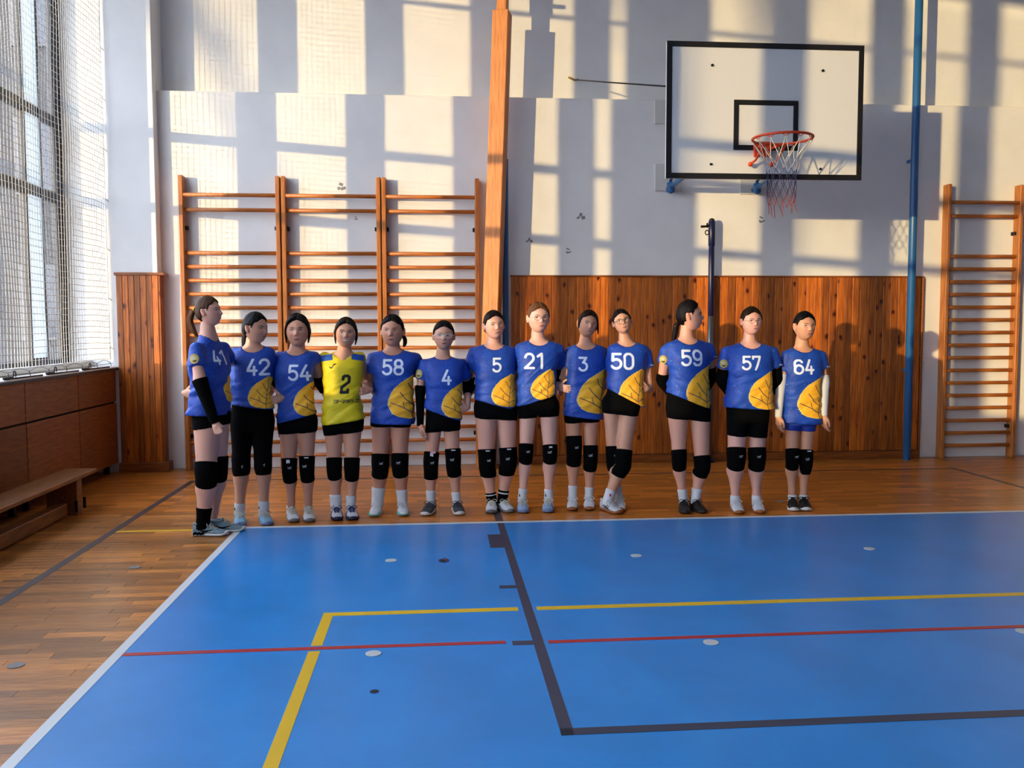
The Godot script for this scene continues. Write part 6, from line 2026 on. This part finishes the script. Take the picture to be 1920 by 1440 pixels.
func add_hair(root: Node3D, tr: Transform3D, look: Dictionary, num: String):
	var c := lin(look.hair)
	var S := SkinMesh.new()
	var nz := noise(int(num) + 5, 1.0, 2)
	var rows := []
	var cols := []
	var style: String = look.style
	var loose := style == "locks" or style == "strand"
	for r in 57:
		var t := sin(lerpf(-PI / 2, PI / 2, r / 56.0))
		var row := PackedVector3Array()
		var cr := PackedColorArray()
		for k in 97:
			var th := lerpf(-PI, PI, k / 96.0)
			var p := skull(t, th)
			var a := absf(rad_to_deg(th))
			# height of the hairline round the head
			var line := 0.064
			if a < 12.0: line = 0.070 + 0.004 * (1.0 - a / 12.0)
			elif a < 60.0: line = lerpf(0.070, 0.046, smoothstep(12, 60, a))
			elif a < 84.0: line = lerpf(0.046, -0.006 if not loose else -0.05, smoothstep(60, 84, a))
			elif a < 112.0: line = lerpf(-0.006 if not loose else -0.05, -0.045, smoothstep(84, 112, a))
			else: line = lerpf(-0.045, -0.074, smoothstep(112, 150, a))
			if a > 80.0 and a < 108.0 and not loose: line = maxf(line, 0.018)
			var m := smoothstep(line - 0.003, line + 0.011, p.y)
			var strand := nz.get_noise_2d(th * 26.0, t * 2.0) * 0.0028 + nz.get_noise_2d(th * 9.0 + 40, t * 1.5) * 0.003
			var grow := 0.0100 + 0.005 * smoothstep(0.2, 0.9, t) + strand
			if a < 6.0 and t > 0.5: grow -= 0.004 * (1.0 - a / 6.0)
			var n := Vector3(p.x, p.y * 0.75, p.z).normalized()
			row.append(tr * (p + n * lerpf(-0.010, grow, m)))
			var sh := 1.0 + nz.get_noise_2d(th * 40.0, t * 3.0 + 9.0) * 0.35
			cr.append(Color(c.r * sh, c.g * sh, c.b * sh))
		rows.append(row)
		cols.append(cr)
	S.grid(rows, cols)
	var hm: StandardMaterial3D
	if not C.has("hair"):
		hm = mat(Color.WHITE, 0.6)
		hm.metallic_specular = 0.3
		hm.vertex_color_use_as_albedo = true
		C.hair = hm
	var hair := part("hair", S.mesh(), C.hair, root)
	var rng := RandomNumberGenerator.new()
	rng.seed = int(num)
	var lock := func(pts: Array, r0: float, r1: float, count: int, wide: float, called: String):
		var st := mb()
		for q in count:
			var off := Vector3(rng.randf_range(-1, 1), rng.randf_range(-0.5, 0.5), rng.randf_range(-1, 1)) * wide
			var pp := []
			var rr := []
			var sm := smooth(pts, 5)
			for i in sm.size():
				var f: float = i / float(sm.size() - 1)
				pp.append(tr * (sm[i] + off * sin(minf(f * 1.3 + 0.1, 1.0) * PI * 0.5) * (1.0 - 0.4 * f)))
				rr.append(lerpf(r0, r1, f) * (0.35 + 0.65 * minf(1.0, 4.0 * f + 0.3)) * (1.0 - 0.75 * smoothstep(0.75, 1.0, f)))
			var sh := rng.randf_range(0.75, 1.3)
			add_tube(st, pp, rr, 7, true, false, Color(c.r * sh, c.g * sh, c.b * sh))
		part(called, done(st), C.hair, hair)
	match style:
		"pony":
			if num == "41":
				lock.call([Vector3(0, 0.030, -0.098), Vector3(0, 0.020, -0.132), Vector3(0.0, -0.045, -0.165), Vector3(0, -0.11, -0.155), Vector3(0, -0.175, -0.125)], 0.013, 0.010, 15, 0.022, "ponytail")
				part("hair_tie", torus(0.014, 0.008), C.yellow, hair, tr * Vector3(0, 0.026, -0.118), Vector3(0, deg_to_rad(78), 0))
			elif num == "59":
				lock.call([Vector3(0, -0.045, -0.082), Vector3(0.0, -0.075, -0.105), Vector3(0.0, -0.13, -0.115), Vector3(0.0, -0.20, -0.135)], 0.014, 0.010, 14, 0.020, "ponytail")
				part("hair_tie", torus(0.013, 0.007), C.pink, hair, tr * Vector3(0, -0.072, -0.106), Vector3(0.9, deg_to_rad(72), 0))
			else:
				lock.call([Vector3(0, -0.035, -0.080), Vector3(0.0, -0.075, -0.098), Vector3(0.0, -0.13, -0.098), Vector3(0.0, -0.18, -0.095)], 0.012, 0.008, 12, 0.016, "ponytail")
				part("hair_tie", torus(0.013, 0.006), C.black, hair, tr * Vector3(0, -0.066, -0.094), Vector3(0.9, deg_to_rad(62), 0))
		"locks":
			for s in [-1.0, 1.0]:
				lock.call([Vector3(s * 0.010, 0.100, 0.052), Vector3(s * 0.052, 0.070, 0.056), Vector3(s * 0.076, 0.020, 0.034), Vector3(s * 0.080, -0.035, 0.020), Vector3(s * 0.074, -0.085, 0.020)], 0.008, 0.004, 9, 0.008, "side_lock")
			lock.call([Vector3(0, -0.02, -0.085), Vector3(0.0, -0.06, -0.098), Vector3(0.0, -0.12, -0.09)], 0.014, 0.008, 8, 0.018, "tied_hair")
		"sidepony":
			lock.call([Vector3(0.045, -0.02, -0.065), Vector3(0.080, -0.045, -0.045), Vector3(0.090, -0.080, -0.020), Vector3(0.082, -0.112, -0.010)], 0.012, 0.008, 11, 0.011, "side_ponytail")
		"strand":
			lock.call([Vector3(0.005, 0.100, 0.050), Vector3(0.048, 0.066, 0.062), Vector3(0.074, 0.020, 0.044), Vector3(0.092, -0.030, 0.026), Vector3(0.108, -0.070, 0.010)], 0.007, 0.003, 7, 0.007, "loose_strand")
			lock.call([Vector3(0, -0.02, -0.085), Vector3(0.0, -0.06, -0.098), Vector3(0.0, -0.12, -0.085)], 0.014, 0.008, 8, 0.016, "tied_hair")
		_:
			lock.call([Vector3(0, 0.0, -0.09), Vector3(0.0, -0.04, -0.105), Vector3(0.0, -0.09, -0.095)], 0.014, 0.010, 8, 0.018, "tied_hair")
	if num == "3" or num == "59" or num == "64":
		var sp := SphereMesh.new()
		sp.radius = 0.0052
		sp.height = 0.0104
		sp.radial_segments = 12
		sp.rings = 6
		part("earring", sp, C.pearl, root, tr * Vector3(-0.086 if num != "59" else 0.086, -0.037, 0.006))

func torus(R: float, r: float) -> Mesh:
	var t := TorusMesh.new()
	t.inner_radius = R - r
	t.outer_radius = R + r
	t.rings = 20
	t.ring_segments = 10
	# lay the axis along z
	var st := mb()
	st.append_from(t, 0, Transform3D(Basis(Vector3.RIGHT, PI / 2), Vector3.ZERO))
	return st.commit()

func add_glasses(root: Node3D, tr: Transform3D, kind: String):
	var st := mb()
	var r := 0.0022 if kind == "white" else (0.0017 if kind == "round" else 0.0009)
	for s in [-1.0, 1.0]:
		var ring := []
		for k in 22:
			var a := TAU * k / 22
			var w := 0.0265 if kind == "white" else (0.0245 if kind == "round" else 0.0235)
			var h := 0.0165 if kind == "white" else (0.0235 if kind == "round" else 0.018)
			var ex := 0.72 if kind == "white" else 1.0
			var q := Vector2(signf(cos(a)) * pow(absf(cos(a)), ex) * w, signf(sin(a)) * pow(absf(sin(a)), ex) * h)
			var x: float = s * 0.0325 + q.x
			ring.append(tr * Vector3(x, 0.002 + q.y + (0.004 * q.x * s / 0.026 if kind == "white" and q.y > 0 else 0.0), 0.097 - 0.012 * pow(absf(x) / 0.06, 2)))
		add_tube(st, ring, [r * tr.basis.x.length()], 8, false, true)
		add_tube(st, [tr * Vector3(s * 0.058, 0.008, 0.087), tr * Vector3(s * 0.0800, 0.009, 0.070), tr * Vector3(s * 0.0845, 0.006, 0.0)], [r], 8)
	add_tube(st, smooth([tr * Vector3(-0.008, 0.006, 0.0965), tr * Vector3(0, 0.009, 0.099), tr * Vector3(0.008, 0.006, 0.0965)], 4), [r], 8)
	part("glasses", done(st), C["glass_" + kind], root)

# ---- shoes: modelled once, in the colours of each pair
var shoe_parts := {}
func shoe_meshes() -> Dictionary:
	if shoe_parts.size(): return shoe_parts
	var stations := [[-0.0735, 0.0005, 0.036, 0.034], [-0.072, 0.016, 0.055, 0.020], [-0.066, 0.027, 0.084, 0.014], [-0.045, 0.034, 0.092, 0.012], [-0.015, 0.036, 0.086, 0.012], [0.015, 0.037, 0.086, 0.012], [0.035, 0.038, 0.084, 0.012], [0.06, 0.041, 0.071, 0.012], [0.09, 0.044, 0.059, 0.012], [0.12, 0.045, 0.049, 0.013], [0.148, 0.042, 0.042, 0.015], [0.168, 0.034, 0.037, 0.018], [0.180, 0.020, 0.030, 0.021], [0.184, 0.008, 0.026, 0.022], [0.1852, 0.0004, 0.0245, 0.0235]]
	var sec := func(z: float, hw: float, top: float, bot: float, skew: float) -> PackedVector3Array:
		var o := PackedVector3Array()
		for k in 25:
			var a := TAU * k / 24.0
			var x := cos(a)
			var y := sin(a)
			var yy := bot + (top - bot) * (0.5 + 0.5 * signf(y) * pow(absf(y), 0.8))
			var narrow := 1.0 - 0.34 * pow(maxf(y, 0.0), 1.2)
			o.append(Vector3(signf(x) * pow(absf(x), 0.62) * hw * narrow + skew * z * z, yy, z))
		return o
	var S := SkinMesh.new()
	var rows := []
	var cols := []
	var white := PackedColorArray()
	white.resize(25)
	white.fill(Color.WHITE)
	for s in stations:
		rows.append(sec.call(s[0], s[1], s[2], s[3], 0.0))
		cols.append(white)
	S.grid(rows, cols, false)
	shoe_parts.upper = S.mesh()
	# sole
	var T := SkinMesh.new()
	rows = []
	for s in stations:
		rows.append(sec.call(s[0] * 1.025, s[1] + (0.0045 if s[1] > 0.001 else 0.0), lerpf(0.028 + 0.012 * smoothstep(0.13, 0.18, s[0]), 0.022, 1.0 if s[1] < 0.001 else 0.0), lerpf(0.012 * smoothstep(0.14, 0.185, s[0]), 0.021, 1.0 if s[1] < 0.001 else 0.0), 0.0))
	cols = []
	for i in rows.size(): cols.append(white)
	T.grid(rows, cols, false)
	shoe_parts.sole = T.mesh()
	# toe cap
	var U := SkinMesh.new()
	rows = []
	for s in stations.slice(9):
		rows.append(sec.call(s[0] + 0.007, s[1] + (0.006 if s[1] > 0.001 else 0.0), s[2] * 0.86 + 0.002, s[3] - (0.006 if s[1] > 0.001 else 0.0), 0.0))
	cols = []
	for i in rows.size(): cols.append(white)
	U.grid(rows, cols, false)
	shoe_parts.cap = U.mesh()
	# laces: five crossings, a bow and its ends
	var st := mb()
	for i in 5:
		var z := 0.040 + i * 0.014
		var top := 0.0885 - i * 0.0075 - (0.004 if i == 0 else 0.0)
		var p := [Vector3(-0.021, top - 0.010, z), Vector3(-0.008, top + 0.0005, z + 0.002), Vector3(0.008, top, z + 0.005), Vector3(0.021, top - 0.012, z + 0.008)]
		add_tube(st, smooth(p, 3), [0.0026], 6)
		for q in p.size(): p[q] = Vector3(-p[q].x, p[q].y, p[q].z)
		add_tube(st, smooth(p, 3), [0.0026], 6)
	for s in [-1.0, 1.0]:
		add_tube(st, smooth([Vector3(0, 0.089, 0.038), Vector3(s * 0.022, 0.096, 0.040), Vector3(s * 0.044, 0.082, 0.046), Vector3(s * 0.030, 0.076, 0.050), Vector3(0, 0.086, 0.042)], 4), [0.0025], 6)
		add_tube(st, smooth([Vector3(0, 0.088, 0.040), Vector3(s * 0.020, 0.080, 0.060), Vector3(s * 0.038, 0.055, 0.075), Vector3(s * 0.047, 0.030, 0.085)], 4), [0.0023], 6)
	shoe_parts.laces = done(st)
	var tg := mb()
	add_tube(tg, [Vector3(0, 0.070, 0.030), Vector3(0, 0.092, 0.030), Vector3(0, 0.102, 0.024)], [0.016, 0.018, 0.014], 12, true, false, null, 0.45)
	shoe_parts.tongue = done(tg)
	var col := mb()
	var ring := []
	for k in 20:
		var a := TAU * k / 20
		ring.append(Vector3(0.031 * cos(a), 0.088 + 0.004 * sin(a * 2.0), -0.022 + 0.045 * sin(a)))
	add_tube(col, ring, [0.0075], 8, false, true)
	shoe_parts.collar = done(col)
	return shoe_parts

func build_shoe(root: Node3D, kind: String, at: Vector3, turn: float, num: String, li: int):
	var m := shoe_meshes()
	var look: Array = {
		"greyblue": ["greyblue", "sole_white", "cream", "", "greyblue"], "paleblue": ["paleblue", "sole_blue", "cream", "", "paleblue"], "white": ["shoe_white", "sole_grey", "cream", "", "white"], "navy": ["shoe_white", "navy", "lace_blue", "navy", "white"],
		"mint": ["shoe_white", "sole_white", "white", "mint", "white"], "grey": ["grey", "sole_white", "grey", "", "white"], "iceblue": ["iceblue", "sole_blue", "cream", "", "white"], "gum": ["shoe_white", "gum", "white", "", "white"], "crossed": ["shoe_white", "gum", "white", "", "white"],
		"black": ["shoe_black", "shoe_black", "shoe_black", "", "black"], "blackwhite": ["shoe_black", "sole_white", "shoe_black", "", "black"]}[kind]
	var sh := Node3D.new()
	sh.name = "shoe" if li == 0 else "shoe_001"
	root.add_child(sh)
	sh.position = at
	sh.rotation.y = turn
	var k := 0.98
	sh.scale = Vector3(k, k, k)
	part("upper", m.upper, C[look[0]], sh)
	part("sole", m.sole, C[look[1]], sh)
	part("tongue", m.tongue, C[look[4]], sh)
	part("collar", m.collar, C[look[0]], sh)
	part("laces", m.laces, C[look[2]], sh)
	if look[3] != "": part("toe_cap", m.cap, C[look[3]], sh)
	if kind == "greyblue" or kind == "crossed":
		# emblem on the side that faces the camera
		var s := -1.0
		var st := mb()
		var f := func(z: float, y: float) -> Vector3: return Vector3(s * (0.0425 - 0.10 * (y - 0.03)), y, z)
		if kind == "greyblue":
			add_tube(st, smooth([f.call(-0.035, 0.058), f.call(0.0, 0.046), f.call(0.03, 0.042), f.call(0.085, 0.052)], 4), [0.002, 0.0035, 0.0045, 0.004, 0.001], 6) if false else add_tube(st, smooth([f.call(-0.035, 0.058), f.call(0.0, 0.046), f.call(0.03, 0.042), f.call(0.085, 0.052)], 4), [0.0032], 6)
			add_tube(st, smooth([f.call(0.0, 0.046), f.call(0.02, 0.034), f.call(0.05, 0.040)], 4), [0.0028], 6)
		else:
			add_tube(st, [f.call(0.02, 0.030), f.call(0.06, 0.062)], [0.0025], 6)
			add_tube(st, [f.call(0.045, 0.030), f.call(0.08, 0.055)], [0.0025], 6)
			add_tube(st, smooth([f.call(0.0, 0.058), f.call(0.04, 0.044), f.call(0.09, 0.032)], 4), [0.0025], 6)
			add_tube(st, smooth([f.call(-0.01, 0.048), f.call(0.04, 0.034), f.call(0.08, 0.027)], 4), [0.0025], 6)
		part("emblem", done(st), C.black, sh)
	if kind == "greyblue":
		var st2 := mb()
		for i in 6:
			add_box(st2, Vector3(-0.0395 + 0.004 * absf(i - 3) / 3.0 * (1 if i < 2 else 0), 0.020 + 0.004 * (i % 2), -0.056 + i * 0.014), Vector3(0.014, 0.018, 0.013), 0.003)
		part("wave_plate", done(st2), C.black, sh)
